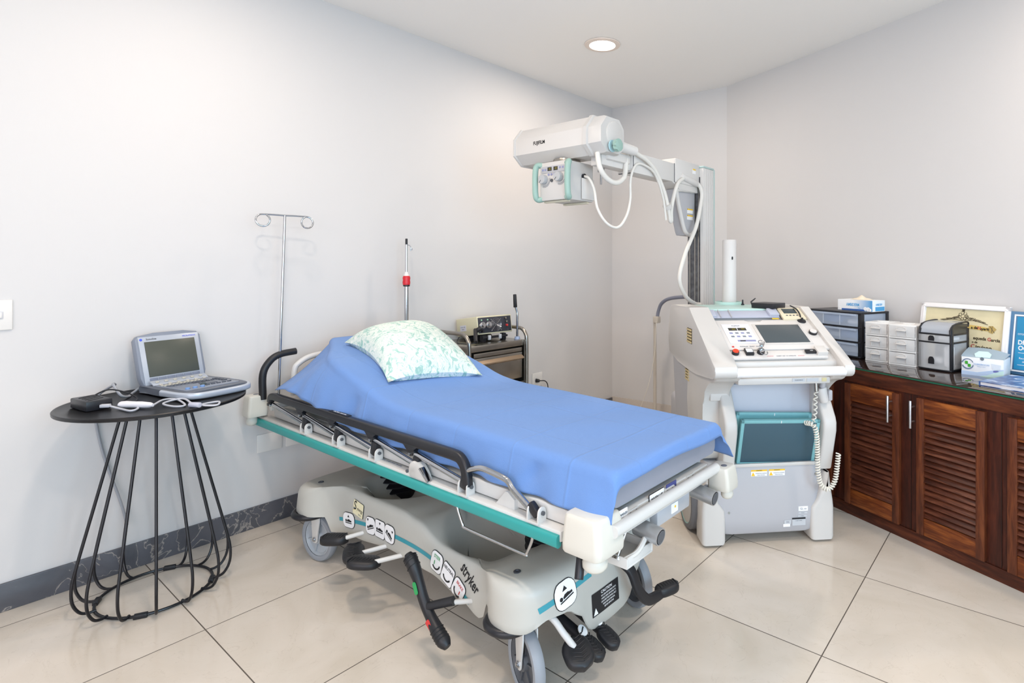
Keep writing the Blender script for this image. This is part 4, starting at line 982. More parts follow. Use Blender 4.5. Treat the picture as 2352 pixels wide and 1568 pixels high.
o = cbox('usb_lock', .188, .236, -.150, -.105, .022, M_x_white, xr, .006); cbox('usb_key', .138, .188, -.138, -.118, .010, M_black_plastic, o, .010)
p = cp(.178, -.128); text('USB', .008, CP @ Tr(p[0]-.012, p[1], .0205), M_label, o)
p = cp(.02, -.148); b = MB(CP); b.box((p[0]-.055, p[1], .0085), (.03, .0025, .001)); b.box((p[0]+.09, p[1], .0085), (.03, .0025, .001)); build(b, 'red_line', mat('pale_red', 'c98a90', .5), xr)
text('INSERT KEY TO OPERATE', .008, CP @ Tr(p[0]+.02, p[1], .0086), M_grey_text, xr)
button('rotary_knob', .245, .013, .020, .016, M_black_plastic, M_x_panel)
p = cp(.235, .112); b = MB(CP @ Tr(p[0], p[1], .009)); b.lathe([(.022, 0), (.020, .004), (.008, .007), (.005, .018), (.0001, .018)], n=24); mic = build(b, 'microphone', M_black_plastic, xr)
b = MB(XM); b.tube(cr([(.236, .118, 1.036), (.238, .135, 1.062), (.24, .18, 1.085), (.235, .24, 1.098)], 5), .0035, 8); build(b, 'microphone_neck', M_black_plastic, mic)
# front grip bar and lip below it
b = MB(XM); b.cyl((-.219, -.222, .840), (.278, -.222, .840), .0215, n=28); build(b, 'push_bar', mat('push_bar_white', 'eaeaeb', .3), xr)
b = MB(XM); b.box((.02, -.10, .792), (.43, .16, .030), bev=.006); lipo = build(b, 'under_lip', M_x_white, xr)
for x0, w_ in ((.085, .06), (.150, .055)):
    b = MB(XM); b.box((x0, -.181, .795), (w_, .002, .014)); build(b, 'small_label', M_label_grey, lipo)
text('WARNING', .008, XM @ frame((.085, -.1825, .795), (1, 0, 0), (0, -1, 0)), M_grey_text, lipo)
b = MB(XM); b.box((.205, -.181, .795), (.022, .002, .016)); build(b, 'yellow_tag', mat('tag_cream', 'd8cda0', .5), lipo)
# deck: mint plate, tray, reader
b = MB(XM); b.box((-.04, .385, 1.079), (.425, .34, .012), bev=.004); build(b, 'deck_plate', M_mint, xr)
cbox('tray_recess', -.240, .135, .145, .205, .004, M_x_tray, xr, .006, .001)
for x in (-.17, -.115): cbox('tray_divider', x-.002, x+.002, .145, .205, .012, M_x_body, xr, .006, .0005)
cbox('tray_end', .085, .135, .15, .205, .018, M_x_tray, xr, .006, .003); cbox('tray_end', -.252, -.19, .15, .205, .012, M_x_tray, xr, .006, .003)
cbox('yellow_sticker', .09, .125, .128, .137, .001, M_yellow, xr, .010, .0003)
o = cbox('card_reader', .145, .265, .120, .215, .012, mat('reader_beige', 'ddd3b8', .45), xr, .006); cbox('reader_window', .165, .235, .165, .205, .002, M_screen, o, .0175, .0005)
for i in range(4): cbox('reader_key', .168+i*.018, .178+i*.018, .145, .151, .002, M_dark_hub, o, .0175, .0005)
b = MB(XM); b.lathe([(.009, 0), (.009, .006), (.0055, .008), (.004, .030), (.0001, .031)], Tr(.071, .50, 1.085), 16); build(b, 'antenna', M_black_plastic, xr)
b = MB(XM); b.lathe([(.075, 1.066), (.078, 1.08), (.078, 1.098), (.070, 1.100), (.068, 1.09), (.068, 1.075)], Tr(.02, .60, 0), 40); build(b, 'post_holder', M_mint, xr)
b = MB(XM); b.lathe([(.0405, 1.07), (.0405, 1.452), (.039, 1.456), (.038, 1.459), (.0001, 1.459)], Tr(.028, .605, 0), 40); post = build(b, 'support_post', M_x_panel, xr)
b = MB(XM); b.prism(rrect(.008, .018, .0038), .002, frame((.032, .5635, 1.352), (1, .1, 0), (.1, -1, 0))); build(b, 'post_slot', M_ink, post)
# vents on the left side
for pts in ([(.142, .925), (.205, .985), (.175, 1.01), (.125, 1.02), (.11, .95)], None):
    pass
for yc, zc in ((.185, .955), (.29, .745)):
    V_ = XM @ Tr(-.3185 if zc > .8 else -.3005, yc, zc); b = MB(V_); b.box((0, 0, 0), (.004, .085, .075), bev=.001); o = build(b, 'side_vent', M_vent_dark, xr)
    for k in range(5): b = MB(V_); b.box((-.003, 0, -.03+.015*k), (.006, .083, .009), Ro(0, 'X'), bev=.001); build(b, 'vent_slat', M_vent, o)
# stickers on the lower front
def sticker(nm, x, z, w_, h_, m, parent=None, y=-.0425, d=.0012):
    b = MB(XM); b.box((x, y, z), (w_, d, h_)); return build(b, nm, m, parent or xr)
for x in (-.045, .042):
    o = sticker('warning_sticker', x, .335, .078, .030, M_label); sticker('sticker_band', x, .3465, .078, .007, M_yellow, o, -.0432)
    b = MB(XM); b.prism([(x-.038, .322), (x-.020, .322), (x-.029, .339)], .0012, Mx(((1, 0, 0, 0), (0, 0, -1, -.043), (0, 1, 0, 0), (0, 0, 0, 1)))); build(b, 'warning_triangle', M_yellow, o)
    text('WARNING', .006, XM @ frame((x, -.0440, .3465), (1, 0, 0), (0, -1, 0)), M_ink, o); text('RADIATION HAZARD', .0055, XM @ frame((x+.010, -.0434, .333), (1, 0, 0), (0, -1, 0)), M_grey_text, o); text('READ MANUAL', .0055, XM @ frame((x+.010, -.0434, .325), (1, 0, 0), (0, -1, 0)), M_grey_text, o)
for x, z, w_, h_, m, s_ in ((.172, .158, .046, .022, M_label, 'GL us'), (.170, .138, .044, .008, M_label_grey, 'CLASS I'), (.168, .124, .044, .008, M_label_grey, 'TYPE B'), (.095, .098, .034, .018, M_label_grey, 'SN'), (.150, .098, .066, .036, M_label_grey, ''), (.090, .083, .034, .014, M_label, '')):
    o = sticker('rating_label', x, z, w_, h_, m)
    if s_: text(s_, h_*.6, XM @ frame((x, -.0434, z), (1, 0, 0), (0, -1, 0)), M_grey_text, o)
    elif w_ > .05: sticker('label_header', x, z+.015, w_, .007, M_ink, o, -.0432); text('X-RAY UNIT', .006, XM @ frame((x, -.0434, z+.004), (1, 0, 0), (0, -1, 0)), M_grey_text, o)
for x, z in ((-.19, .155), (.235, .32), (.225, .165)): b = MB(XM); b.cyl((x, -.0435, z), (x, -.041, z), .0055, n=12); build(b, 'panel_screw', M_steel, xr)
# hand switch with coiled cord
b = MB(XM); b.cyl((.245, -.07, .735), (.262, -.075, .665), .026, .020, n=20, bev=.006); hs = build(b, 'hand_switch', M_x_panel, xr)
b = MB(XM); b.cyl((.250, -.075, .738), (.252, -.085, .775), .014, n=16); b.box((.285, -.075, .70), (.02, .03, .05), bev=.006); build(b, 'switch_collar', M_x_body, hs)
build(MB(XM).cyl((.208, -.095, .78), (.208, -.10, .725), .010, n=14), 'cord_socket', M_steel, hs)
def coil(path, r, rw, turns, n=9):
    P = cr(path, 10); b = MB(XM); L_ = [0]
    for a, c in zip(P, P[1:]): L_.append(L_[-1]+(c-a).length)
    pts = []; N = int(turns*n)
    for i in range(N+1):
        t = L_[-1]*i/N; j = max(k for k in range(len(L_)-1) if L_[k] <= t+1e-9); f = (t-L_[j])/max(L_[j+1]-L_[j], 1e-9)
        p = P[j].lerp(P[j+1], f); d = (P[j+1]-P[j]).normalized(); u = d.cross(V((.2, 1, .1))).normalized(); w_ = d.cross(u); a = 2*math.pi*i/n
        pts.append(p+r*(math.cos(a)*u+math.sin(a)*w_))
    b.tube(pts, rw, 6); return b
M_cord = mat('coiled_cord_cream', 'e8e6dc', .45)
build(coil([(.208, -.10, .725), (.200, -.105, .68), (.202, -.10, .63), (.198, -.09, .58)], .0085, .0030, 6), 'stretched_cord', M_cord, hs)
build(coil([(.165, -.080, .575), (.185, -.118, .574), (.198, -.122, .53), (.205, -.115, .45), (.210, -.112, .36), (.225, -.112, .295), (.262, -.112, .272), (.292, -.112, .31), (.305, -.11, .38), (.312, -.108, .435)], .0095, .0033, 46), 'coiled_cord', M_cord, hs)
# ------------------------------------------------------------ column, arm, tube head (world axes)
b = MB(); b.box((-1.768, 3.305, 1.37), (.126, .14, 1.14), bev=.006)
for k in range(4): b.box((-1.704, 3.262+.030*k, 1.37), (.006, .012, 1.13), bev=.002)
col = build(b, 'column', M_x_arm, xr)
b = MB(); b.box((-1.772, 3.2335, 1.34), (.088, .006, 1.08)); build(b, 'column_channel', mat('column_channel_dark', '6b6c70', .45, .4, noise=.4, nscale=40), col)
for x in (-1.80, -1.763, -1.737): build(MB().box((x, 3.230, 1.34), (.007, .006, 1.08)), 'guide_rail', M_steel, col)
b = MB(); b.box((-1.768, 3.305, 1.945), (.134, .148, .012), bev=.004); b.box((-1.6985, 3.372, 1.4), (.006, .006, 1.08)); build(b, 'column_cap', mat('mint_cap', 'b3cbc9', .4), col)
# carriage
cg = [(2.935, 1.955), (3.225, 1.965), (3.225, 1.50), (3.085, 1.505), (3.05, 1.60), (2.955, 1.775), (2.86, 1.785), (2.86, 1.81), (2.935, 1.815)]
YZ = lambda x: Mx(((0, 0, 1, x), (1, 0, 0, 0), (0, 1, 0, 0), (0, 0, 0, 1)))
b = MB(); b.box((-1.79, 3.085, 1.885), (.115, .30, .15), bev=.010); b.prism([(2.90, 1.815), (3.225, 1.815), (3.225, 1.775), (2.99, 1.775)], .10, YZ(-1.84), bev=.004); car = build(b, 'arm_carriage', M_x_arm, xr)
b = MB(); b.prism([(2.975, 1.778), (3.225, 1.778), (3.225, 1.50), (3.10, 1.50), (3.085, 1.52)], .07, YZ(-1.83), bev=.008); build(b, 'carriage_web', M_x_body, car)
b = MB(); b.tube(cr([(-1.755, 3.20, 1.785), (-1.755, 3.01, 1.775), (-1.755, 2.985, 1.745), (-1.755, 3.06, 1.56), (-1.755, 3.10, 1.515), (-1.755, 3.15, 1.505), (-1.755, 3.21, 1.53)], 6), .013, 10); build(b, 'carriage_rib', M_x_arm, car)
for z in (1.655, 1.615): b = MB(); b.box((-1.7585, 3.155, z), (.003, .07, .03)); o = build(b, 'caution_sticker', M_label, car); b = MB(); b.box((-1.7575, 3.155, z+.011), (.003, .07, .008)); build(b, 'sticker_band', M_yellow, o)
b = MB(); b.box((-1.7315, 3.16, 1.905), (.003, .035, .03)); o = build(b, 'caution_sticker', M_label, car); b = MB(); b.box((-1.7305, 3.16, 1.917), (.003, .035, .008)); build(b, 'sticker_band', M_yellow, o)
b = MB(); b.cyl((-1.735, 3.0, 1.855), (-1.735, 3.20, 1.83), .022, n=16, bev=.006); build(b, 'hose_clamp', M_x_arm, car)
b = MB(); b.box((-1.79, 2.72, 1.870), (.095, .46, .112), bev=.004); bm_ = build(b, 'telescopic_arm', M_x_arm, xr)
b = MB(); b.box((-1.79, 2.42, 1.862), (.072, .36, .082), bev=.003); build(b, 'inner_arm', M_x_arm, bm_)
for y in (2.50, 2.935): b = MB(); b.box((-1.79, y, 1.868), (.1, .004, .116)); build(b, 'arm_gap', M_dark_hub, bm_)
b = MB(); b.box((-1.752, 2.465, 1.925), (.035, .05, .03), bev=.006); build(b, 'hose_bracket', M_x_arm, bm_)
# tube housing: octagonal barrel along x
AX = (2.265, 1.958)
def octo(k, flat=1.0):
    P = [(-.060, .103), (.055, .103), (.100, .055), (.100, -.055), (.055, -.092), (-.060, -.092), (-.113, -.045), (-.113, .040)]
    return [(AX[0]+y*k, AX[1]+z*k) for y, z in P]
YZn = lambda x, P: [(x, y, z) for y, z in P]
b = MB(); b.loft([YZn(-2.300, octo(.97)), YZn(-2.292, octo(1)), YZn(-1.800, octo(1))]); tb = build(b, 'tube_housing', M_x_arm, xr, recalc=True)
for x0, x1 in ((-2.306, -2.288), (-1.806, -1.776)):
    b = MB(); b.loft([YZn(x0, octo(1.0)), YZn(x0+.004, octo(1.06)), YZn(x1-.004, octo(1.06)), YZn(x1, octo(1.0))]); build(b, 'housing_rim', M_x_white, tb, recalc=True)
b = MB(); b.loft([YZn(-1.78, octo(.96)), YZn(-1.715, octo(.95)), YZn(-1.700, octo(.90))]); b.cyl((-1.715, 2.275, 1.968), (-1.694, 2.275, 1.968), .070, n=28, bev=.008); build(b, 'end_cap', M_x_white, tb, recalc=True)
b = MB(); b.cyl((-1.735, 2.34, 1.93), (-1.70, 2.46, 1.915), .03, .024, n=16); b.box((-1.765, 2.37, 1.875), (.06, .20, .05), bev=.01); build(b, 'head_joint', M_x_arm, tb)
KB = frame((-1.692, 2.243, 1.905), (0, 1, 0), (.75, .65, 0))
b = MB(KB); b.lathe([(.030, 0), (.030, .006), (.0001, .006)], n=28); build(b, 'mint_disc', mat('mint_blue', 'b5dbe4', .4), tb)
b = MB(KB); b.cyl((0, 0, .005), (0, 0, .03), .008, n=12); kn = build(b, 'knob_shaft', M_steel, tb)
b = MB(KB @ Tr(0, 0, .026)); b.prism([((.030+.003*math.cos(8*2*math.pi*k/64))*math.cos(2*math.pi*k/64), (.030+.003*math.cos(8*2*math.pi*k/64))*math.sin(2*math.pi*k/64)) for k in range(64)], .020, bev=.004); build(b, 'lock_knob', M_mint_handle, kn)
FT = Mx(((1, 0, 0, 0), (0, 0, -1, AX[0]-.1135), (0, 1, 0, 0), (0, 0, 0, 1)))
text('FUJIFILM', .026, FT @ Tr(-2.11, 1.962, 0), M_ink, tb, 'maker_lettering', bold=.0006, sx=.9)
b = MB(FT); b.lathe([(.006, 0), (.005, .002), (.0001, .002)], Tr(-2.092, 1.924, -.003), 14); build(b, 'housing_screw', M_grey_text, tb)
# collimator
b = MB(); b.lathe([(.072, 1.845), (.075, 1.855), (.072, 1.870)], Tr(-2.0, 2.25, 0), 40); build(b, 'turn_ring', M_steel, tb)
b = MB(); b.loft([[(x, y, z) for x, y in rrect(.196-i_, .215-i_, .012, 3, -1.992, 2.242)] for z, i_ in ((1.648, .006), (1.654, 0), (1.838, 0), (1.846, .008))]); co = build(b, 'collimator', M_x_white, xr)
CF = Mx(((1, 0, 0, -1.992), (0, 0, -1, 2.1342), (0, 1, 0, 1.745), (0, 0, 0, 1)))     # collimator face: x right, y up
b = MB(CF); b.prism(rrect(.165, .035, .004), .002, Tr(0, .062, 0), bev=.0006); build(b, 'display_strip', M_x_body, co)
for x, s_ in ((-.022, '42'), (.020, '43')):
    b = MB(CF); b.box((x, .064, .0025), (.028, .019, .002)); o = build(b, 'led_display', M_led_bg, co); text(s_, .016, CF @ Tr(x+.003, .064, .0038), M_led, o, 'digits')
for x, y in ((-.07, .062), (-.052, .062), (.05, .066), (.07, .066), (-.030, .036), (-.010, .036), (.010, .036), (.032, .038)):
    b = MB(CF); b.box((x, y, .002), (.011, .010, .002)); build(b, 'key', M_btn, co)
for x, y in ((-.060, .012), (.048, .018)):
    b = MB(CF @ Tr(x, y, 0)); b.lathe([(.0245, 0), (.024, .022), (.022, .026), (.0001, .026)], n=32); o = build(b, 'aperture_knob', mat('knob_grey', 'b4b6b8', .4) if x < 0 else bpy.data.materials['knob_grey'], co)
    b = MB(CF @ Tr(x, y, 0) @ Ro(-130, 'Z')); b.box((.014, 0, .0265), (.018, .002, .001)); build(b, 'knob_mark', M_ink, o)
    b = MB(CF @ Tr(x, y, .0008)); b.tube([(.034*math.cos(R(a)), .034*math.sin(R(a)), 0) for a in range(-110, 20, 10)], .0008, 5); b.tube([(.040*math.cos(R(a)), .040*math.sin(R(a)), 0) for a in range(-110, 20, 10)], .0008, 5); build(b, 'scale_ring', M_grey_text, co)
b = MB(CF); b.lathe([(.0085, 0), (.0085, .004), (.0001, .004)], Tr(-.008, .004, 0), 16); build(b, 'light_button', M_dark_hub, co)
for x in (-.113, .113):
    b = MB(); b.tube(cr([(-1.992+.080*x/.113, 2.150, 1.832), (-1.992+x*.95, 2.136, 1.836), (-1.992+x, 2.122, 1.815), (-1.992+x, 2.118, 1.745), (-1.992+x, 2.122, 1.675), (-1.992+x*.95, 2.136, 1.655), (-1.992+.080*x/.113, 2.150, 1.66)], 6), .0155, 12)
    build(b, 'grab_handle', M_mint_handle, co)
for y in (2.165, 2.315): b = MB(); b.box((-1.992, y, 1.642), (.17, .018, .010), bev=.002); build(b, 'filter_rail', mat('rail_ivory', 'd5d0ba', .4), co)
b = MB(); b.cyl((-1.895, 2.26, 1.775), (-1.883, 2.26, 1.775), .014, n=16); build(b, 'cable_gland', M_black_plastic, co)
b = MB(); b.box((-1.886, 2.29, 1.71), (.008, .10, .11), bev=.003); build(b, 'side_plate', M_x_arm, co)
b = MB(); b.cyl((-1.83, 2.33, 1.86), (-1.83, 2.33, 1.80), .018, n=14); b.cyl((-1.83, 2.33, 1.80), (-1.83, 2.33, 1.735), .006, n=10); build(b, 'lock_pin', M_chrome, tb)
# hoses
def hose(pts, r, nm, n=7): return build(MB().tube(cr(pts, n), r, 12), nm, M_x_cable, xr)
hose([(-1.755, 2.205, 1.875), (-1.74, 2.205, 1.80), (-1.735, 2.255, 1.750), (-1.73, 2.33, 1.735), (-1.735, 2.405, 1.775), (-1.745, 2.437, 1.853), (-1.752, 2.45, 1.925)], .0135, 'high_voltage_hose')
hose([(-1.885, 2.26, 1.775), (-1.85, 2.255, 1.76), (-1.82, 2.26, 1.70), (-1.79, 2.25, 1.60), (-1.76, 2.29, 1.525), (-1.74, 2.36, 1.508), (-1.73, 2.42, 1.57), (-1.73, 2.455, 1.66), (-1.733, 2.463, 1.775), (-1.735, 2.52, 1.858), (-1.73, 2.606, 1.862), (-1.725, 2.695, 1.825), (-1.725, 2.774, 1.71), (-1.725, 2.800, 1.62), (-1.725, 2.810, 1.575)], .0070, 'signal_cable')
hose([(-1.735, 2.47, 1.93), (-1.725, 2.53, 1.91), (-1.72, 2.606, 1.888), (-1.72, 2.695, 1.838), (-1.72, 2.788, 1.727), (-1.72, 2.836, 1.616), (-1.722, 2.85, 1.575), (-1.724, 2.868, 1.575), (-1.722, 2.865, 1.64), (-1.72, 2.89, 1.72), (-1.72, 2.936, 1.80), (-1.725, 3.01, 1.843)], .0115, 'high_voltage_hose')
for p, q in (((-1.722, 2.815, 1.665), (-1.722, 2.828, 1.645)),): build(MB().cyl(p, q, .026, n=14), 'cable_tie', M_x_white, xr)
hose([(-1.725, 3.19, 1.835), (-1.715, 3.22, 1.80), (-1.712, 3.22, 1.733), (-1.70, 3.13, 1.557), (-1.70, 2.998, 1.388), (-1.70, 2.922, 1.231), (-1.70, 2.998, 1.123), (-1.71, 3.13, 1.072), (-1.72, 3.22, 1.06)], .0125, 'high_voltage_hose')
# ------------------------------------------------------------ things lying on the machine
BX = XM @ Tr(.125, .262, 1.085) @ Ro(-52, 'Z')
t = thing('black_electronics_box', 'small black electronics box lying on top of the x-ray machine', 'device', BX)
build(MB(BX).box((0, 0, .0145), (.128, .125, .027), bev=.003), 'box_case', M_black_plastic, t)
b = MB(BX); b.cyl((.0, .064, .014), (.0, .076, .014), .007, n=14); build(b, 'blue_plug', mat('plug_blue', '2f7fd0', .4), t)
b = MB(BX); b.cyl((-.060, -.060, .016), (-.085, -.03, .030), .0045, n=10); b.cyl((-.085, -.03, .030), (-.09, .02, .046), .0045, .003, n=10); build(b, 'stub_antenna', M_black_plastic, t)
# two imaging cassettes in the bin
M_cas_frame = mat('cassette_teal_frame', '7fb9bf', .4); M_cas = mat('cassette_dark_teal', '3f5b69', .45); M_cas2 = mat('cassette_back_teal', '6aa6ac', .45)
def cassette(x0, x1, yb, yt, z0, z1, label, m, roll):
    c = V(((x0+x1)/2, yb, z0)); h = math.hypot(z1-z0, yt-yb)
    M0 = XM @ Tr(*c) @ Ro(math.degrees(math.atan2(-(yt-yb), z1-z0))*1, 'X') @ Ro(roll, 'Y')
    t = thing('imaging_cassette', label, 'cassette', M0, 'x-ray cassettes in the bin'); w_ = x1-x0
    build(MB(M0).box((0, 0, h/2), (w_-.006, .012, h-.006), bev=.002), 'cassette_plate', m, t)
    b = MB(M0)
    for sx2 in (-1, 1): b.box((sx2*(w_/2-.008), 0, h/2), (.016, .018, h), bev=.002)
    for z in (.008, h-.008): b.box((0, 0, z), (w_, .018, .016), bev=.002)
    build(b, 'cassette_frame', M_cas_frame, t)
    b = MB(M0); b.box((0, -.0095, h-.008), (.003, .002, .012)); build(b, 'frame_mark', M_label, t)
cassette(-.150, .232, -.018, -.076, .365, .592, 'front teal-framed imaging cassette in the bin of the x-ray machine', M_cas, 1.5)
cassette(-.158, .215, .008, -.020, .372, .612, 'rear teal imaging cassette standing behind the other one in the bin', M_cas2, 2.0)
# ------------------------------------------------------------ gooseneck lamp behind the machine
t = thing('gooseneck_lamp', 'cream floor lamp stand with grey gooseneck behind the x-ray machine', 'floor lamp', Tr(-2.52, 3.93, 0))
b = MB(); b.lathe([(.0001, .02), (.03, .02), (.035, .06), (.018, .075), (.0135, .09), (.0135, .60), (.012, .60), (.012, .872), (.0001, .872)], Tr(-2.52, 3.93, 0), 24); build(b, 'pole', mat('lamp_cream', 'c2bbb0', .45), t)
b = MB(); b.box((-2.495, 3.92, .868), (.05, .05, .055), bev=.008); build(b, 'clamp', bpy.data.materials['lamp_cream'], t)
b = MB(); b.tube(cr([(-2.49, 3.92, .89), (-2.475, 3.92, .95), (-2.44, 3.91, 1.005), (-2.36, 3.89, 1.045), (-2.22, 3.86, 1.065), (-2.02, 3.80, 1.078)], 8), .0145, 12); build(b, 'gooseneck', mat('gooseneck_grey', '7d8190', .5), t)
b = MB(); b.lathe([(.012, 0), (.02, .01), (.042, .05), (.046, .10), (.044, .11), (.0001, .105)], frame((-2.03, 3.80, 1.085), (0, 0, 1), (.97, -.16, .02)), 24); build(b, 'lamp_head', mat('lamp_head_ivory', 'e6e2d6', .4), t)
b = MB()
for k in range(4):
    a = R(20+90*k); b.cyl((-2.52, 3.93, .045), (-2.52+.30*math.cos(a)*.62, 3.93+.30*math.sin(a)*.45, .045), .014, n=12)
build(b, 'base_spider', bpy.data.materials['lamp_cream'], t)
for k in range(4):
    a = R(20+90*k); x, y = -2.52+.186*math.cos(a), 3.93+.135*math.sin(a)
    b = MB(); b.lathe([(.02, 0), (.034, .006), (.036, .045), (.030, .052), (.026, .046), (.010, .046), (.008, .055), (.0001, .055)], Tr(x, y, 0), 20); build(b, 'caster_cup', bpy.data.materials['lamp_cream'], t)
b = MB(); b.tube(cr([(-2.485, 3.895, .86), (-2.49, 3.88, .60), (-2.53, 3.86, .36), (-2.60, 3.85, .16), (-2.68, 3.87, .012), (-2.80, 3.9, .008)], 7), .002, 6); build(b, 'lamp_cord', bpy.data.materials['lamp_head_ivory'], t)
# ------------------------------------------------------------ steel cart by the wall
CT = Tr(-2.905, 2.41, 0)
ct = thing('steel_instrument_cart', 'stainless steel instrument cart with tubular side rails against the left wall', 'cart', CT)
b = MB(); b.box((-2.905, 2.41, .80), (.375, .455, .038), bev=.004); build(b, 'cart_top', M_steel, ct)
for y in (2.172, 2.648):
    b = MB(); b.tube(cr([(-3.085, y, .06), (-3.085, y, .50), (-3.085, y, .84), (-3.075, y, .875), (-3.04, y, .893), (-2.93, y, .893), (-2.80, y, .893), (-2.752, y, .885), (-2.722, y, .855), (-2.712, y, .80), (-2.712, y, .50), (-2.712, y, .06)], 6), .0125, 14); build(b, 'side_rail', M_steel, ct)
b = MB(); b.box((-2.905, 2.182, .655), (.36, .01, .26)); b.box((-2.905, 2.638, .655), (.36, .01, .26)); b.box((-3.085, 2.41, .655), (.01, .45, .26)); b.box((-2.905, 2.41, .535), (.37, .45, .02)); build(b, 'drawer_housing', M_steel, ct)
b = MB(); b.box((-2.722, 2.41, .758), (.012, .40, .026), bev=.002); build(b, 'top_rail_strip', M_steel, ct)
b = MB(); b.box((-2.725, 2.41, .655), (.012, .41, .17), bev=.003); dr = build(b, 'drawer', M_steel, ct)
b = MB(); b.prism([(0, 0), (.026, .012), (.026, .018), (0, .034)], .40, Mx(((1, 0, 0, -2.72), (0, 0, 1, 2.21), (0, 1, 0, .690), (0, 0, 0, 1))), bev=.001); build(b, 'drawer_pull', mat('pull_tan', 'b39c84', .35, .6), dr)
for z in (.18,):
    b = MB(); b.box((-2.905, 2.41, z), (.365, .45, .022), bev=.003); build(b, 'shelf', M_steel, ct)
for x in (-3.085, -2.712):
    for y in (2.172, 2.648): b = MB(); b.cyl((x, y-.012, .03), (x, y+.012, .03), .03, n=20); b.cyl((x, y, .03), (x, y, .07), .009, n=10); build(b, 'caster', M_black_rubber, ct)
b = MB(); b.tube(cr([(-2.78, 2.628, .815), (-2.78, 2.628, .96), (-2.782, 2.627, 1.00), (-2.788, 2.618, 1.035)], 6), .0075, 12); lv = build(b, 'crank_lever', M_chrome, ct)
b = MB(); b.cyl((-2.788, 2.618, 1.03), (-2.790, 2.614, 1.118), .0125, .0115, n=16, bev=.003); build(b, 'black_grip', M_black_rubber, lv)
b = MB(); b.lathe([(.02, .819), (.016, .835), (.0001, .836)], Tr(-2.78, 2.628, 0), 18); build(b, 'lever_base', mat('lever_base_blue', '9fb0cf', .4), lv)
b = MB(); b.box((-2.84, 2.55, .27), (.20, .15, .155), bev=.01); o = tag(build(b, 'green_box', mat('green_plastic', '3f8a2e', .45), M=Tr(-2.84, 2.55, .191)), 'green box on the lower shelf of the steel cart', 'box')
b = MB(); b.box((-2.84, 2.42, .27), (.20, .09, .155), bev=.004); o = tag(build(b, 'cream_carton', mat('carton_cream', 'd9cdbd', .6), M=Tr(-2.84, 2.42, .191)), 'cream carton beside the green box on the lower cart shelf', 'box')
# electrosurgical style unit with its front tilted up
DV = Tr(-2.825, 2.478, .868) @ Ro(-4, 'Z') @ Ro(-8, 'Y')
M_beige = mat('device_beige', 'd9d3b4', .5)
dv = thing('beige_control_unit', 'beige control unit with a black fan panel tilted up on the steel cart', 'device', DV)
b = MB(DV); b.box((-.115, 0, .058), (.23, .278, .116), bev=.004); build(b, 'unit_case', M_beige, dv)
b = MB(DV); b.box((.001, 0, .058), (.004, .262, .100), bev=.001); pn = build(b, 'front_panel', mat('panel_black', '34363f', .4), dv)
DF = DV @ Mx(((0, 0, 1, .003), (1, 0, 0, 0), (0, 1, 0, .058), (0, 0, 0, 1)))       # panel face: x right (+y world), y up
for x in (-.105, -.057):
    b = MB(DF @ Tr(x, .0, 0)); b.lathe([(.023, 0), (.022, .012), (.012, .014), (.011, .03), (.0001, .03)], n=24); build(b, 'round_connector', M_chrome, pn)
    b = MB(DF @ Tr(x, .033, 0)); b.lathe([(.006, 0), (.004, .004), (.0001, .004)], n=14); build(b, 'green_lamp', mat('lamp_green', '9fc7a8', .4) if x < -.1 else bpy.data.materials['lamp_green'], pn)
b = MB(DF @ Tr(.006, -.002, .003))
for r_ in (.008, .015, .022, .029, .036, .042): b.tube([(r_*math.cos(2*math.pi*k/36), r_*math.sin(2*math.pi*k/36), 0) for k in range(36)], .0011, 6, closed=True)
for a in (45, 135): b.cyl((-.055*math.cos(R(a)), -.050*math.sin(R(a)), 0), (.055*math.cos(R(a)), .050*math.sin(R(a)), 0), .0016, n=8)
for a in (45, 135, 225, 315): b.lathe([(.005, 0), (.004, .003), (.0001, .003)], Tr(.053*math.cos(R(a)), .050*math.sin(R(a)), -.002), 12)
build(b, 'fan_grille', M_chrome, pn)
for x, y, m in ((.085, .035, M_steel), (.09, .012, M_steel), (.092, -.012, M_red_ink)):
    b = MB(DF @ Tr(x, y, 0)); b.lathe([(.008, 0), (.007, .010), (.0001, .011)], n=14); build(b, 'toggle_switch', m, pn)
b = MB(DF @ Tr(-.105, -.038, 0)); b.lathe([(.009, 0), (.008, .012), (.0001, .012)], n=14); build(b, 'black_knob', M_black_plastic, pn)
for x in (.045, .10): b = MB(DF @ Tr(x, -.042, 0)); b.lathe([(.004, 0), (.003, .003), (.0001, .003)], n=10); build(b, 'panel_screw', M_chrome, pn)
b = MB(DV); b.box((-.155, -.1400, .052), (.065, .002, .038)); o = build(b, 'type_label', mat('label_lilac', 'd5d5de', .5), dv)
text('MODEL 220V', .009, DV @ frame((-.155, -.1412, .058), (1, 0, 0), (0, -1, 0)), M_grey_text, o); text('SERIAL', .009, DV @ frame((-.155, -.1412, .044), (1, 0, 0), (0, -1, 0)), M_grey_text, o)
for y in (2.39, 2.56): b = MB(); b.box((-2.845, y, .840), (.03, .03, .042), bev=.003); build(b, 'stand_foot', M_black_plastic, dv)
b = MB(); b.box((-2.83, 2.475, .845), (.02, .21, .014), bev=.003); build(b, 'stand_bar', M_black_plastic, dv)
b = MB(); b.box((-3.0, 2.48, .829), (.04, .2, .018)); build(b, 'rear_foot', M_black_plastic, dv)
for y in (2.42, 2.51): b = MB(); b.box((-2.818, y, .845), (.012, .02, .030), bev=.002); build(b, 'stand_clip', M_label_grey, dv)
t = thing('black_paddle_handle', 'black hand piece with a cord leaning on the left side of the beige unit', 'hand piece', Tr(-2.80, 2.30, .82))
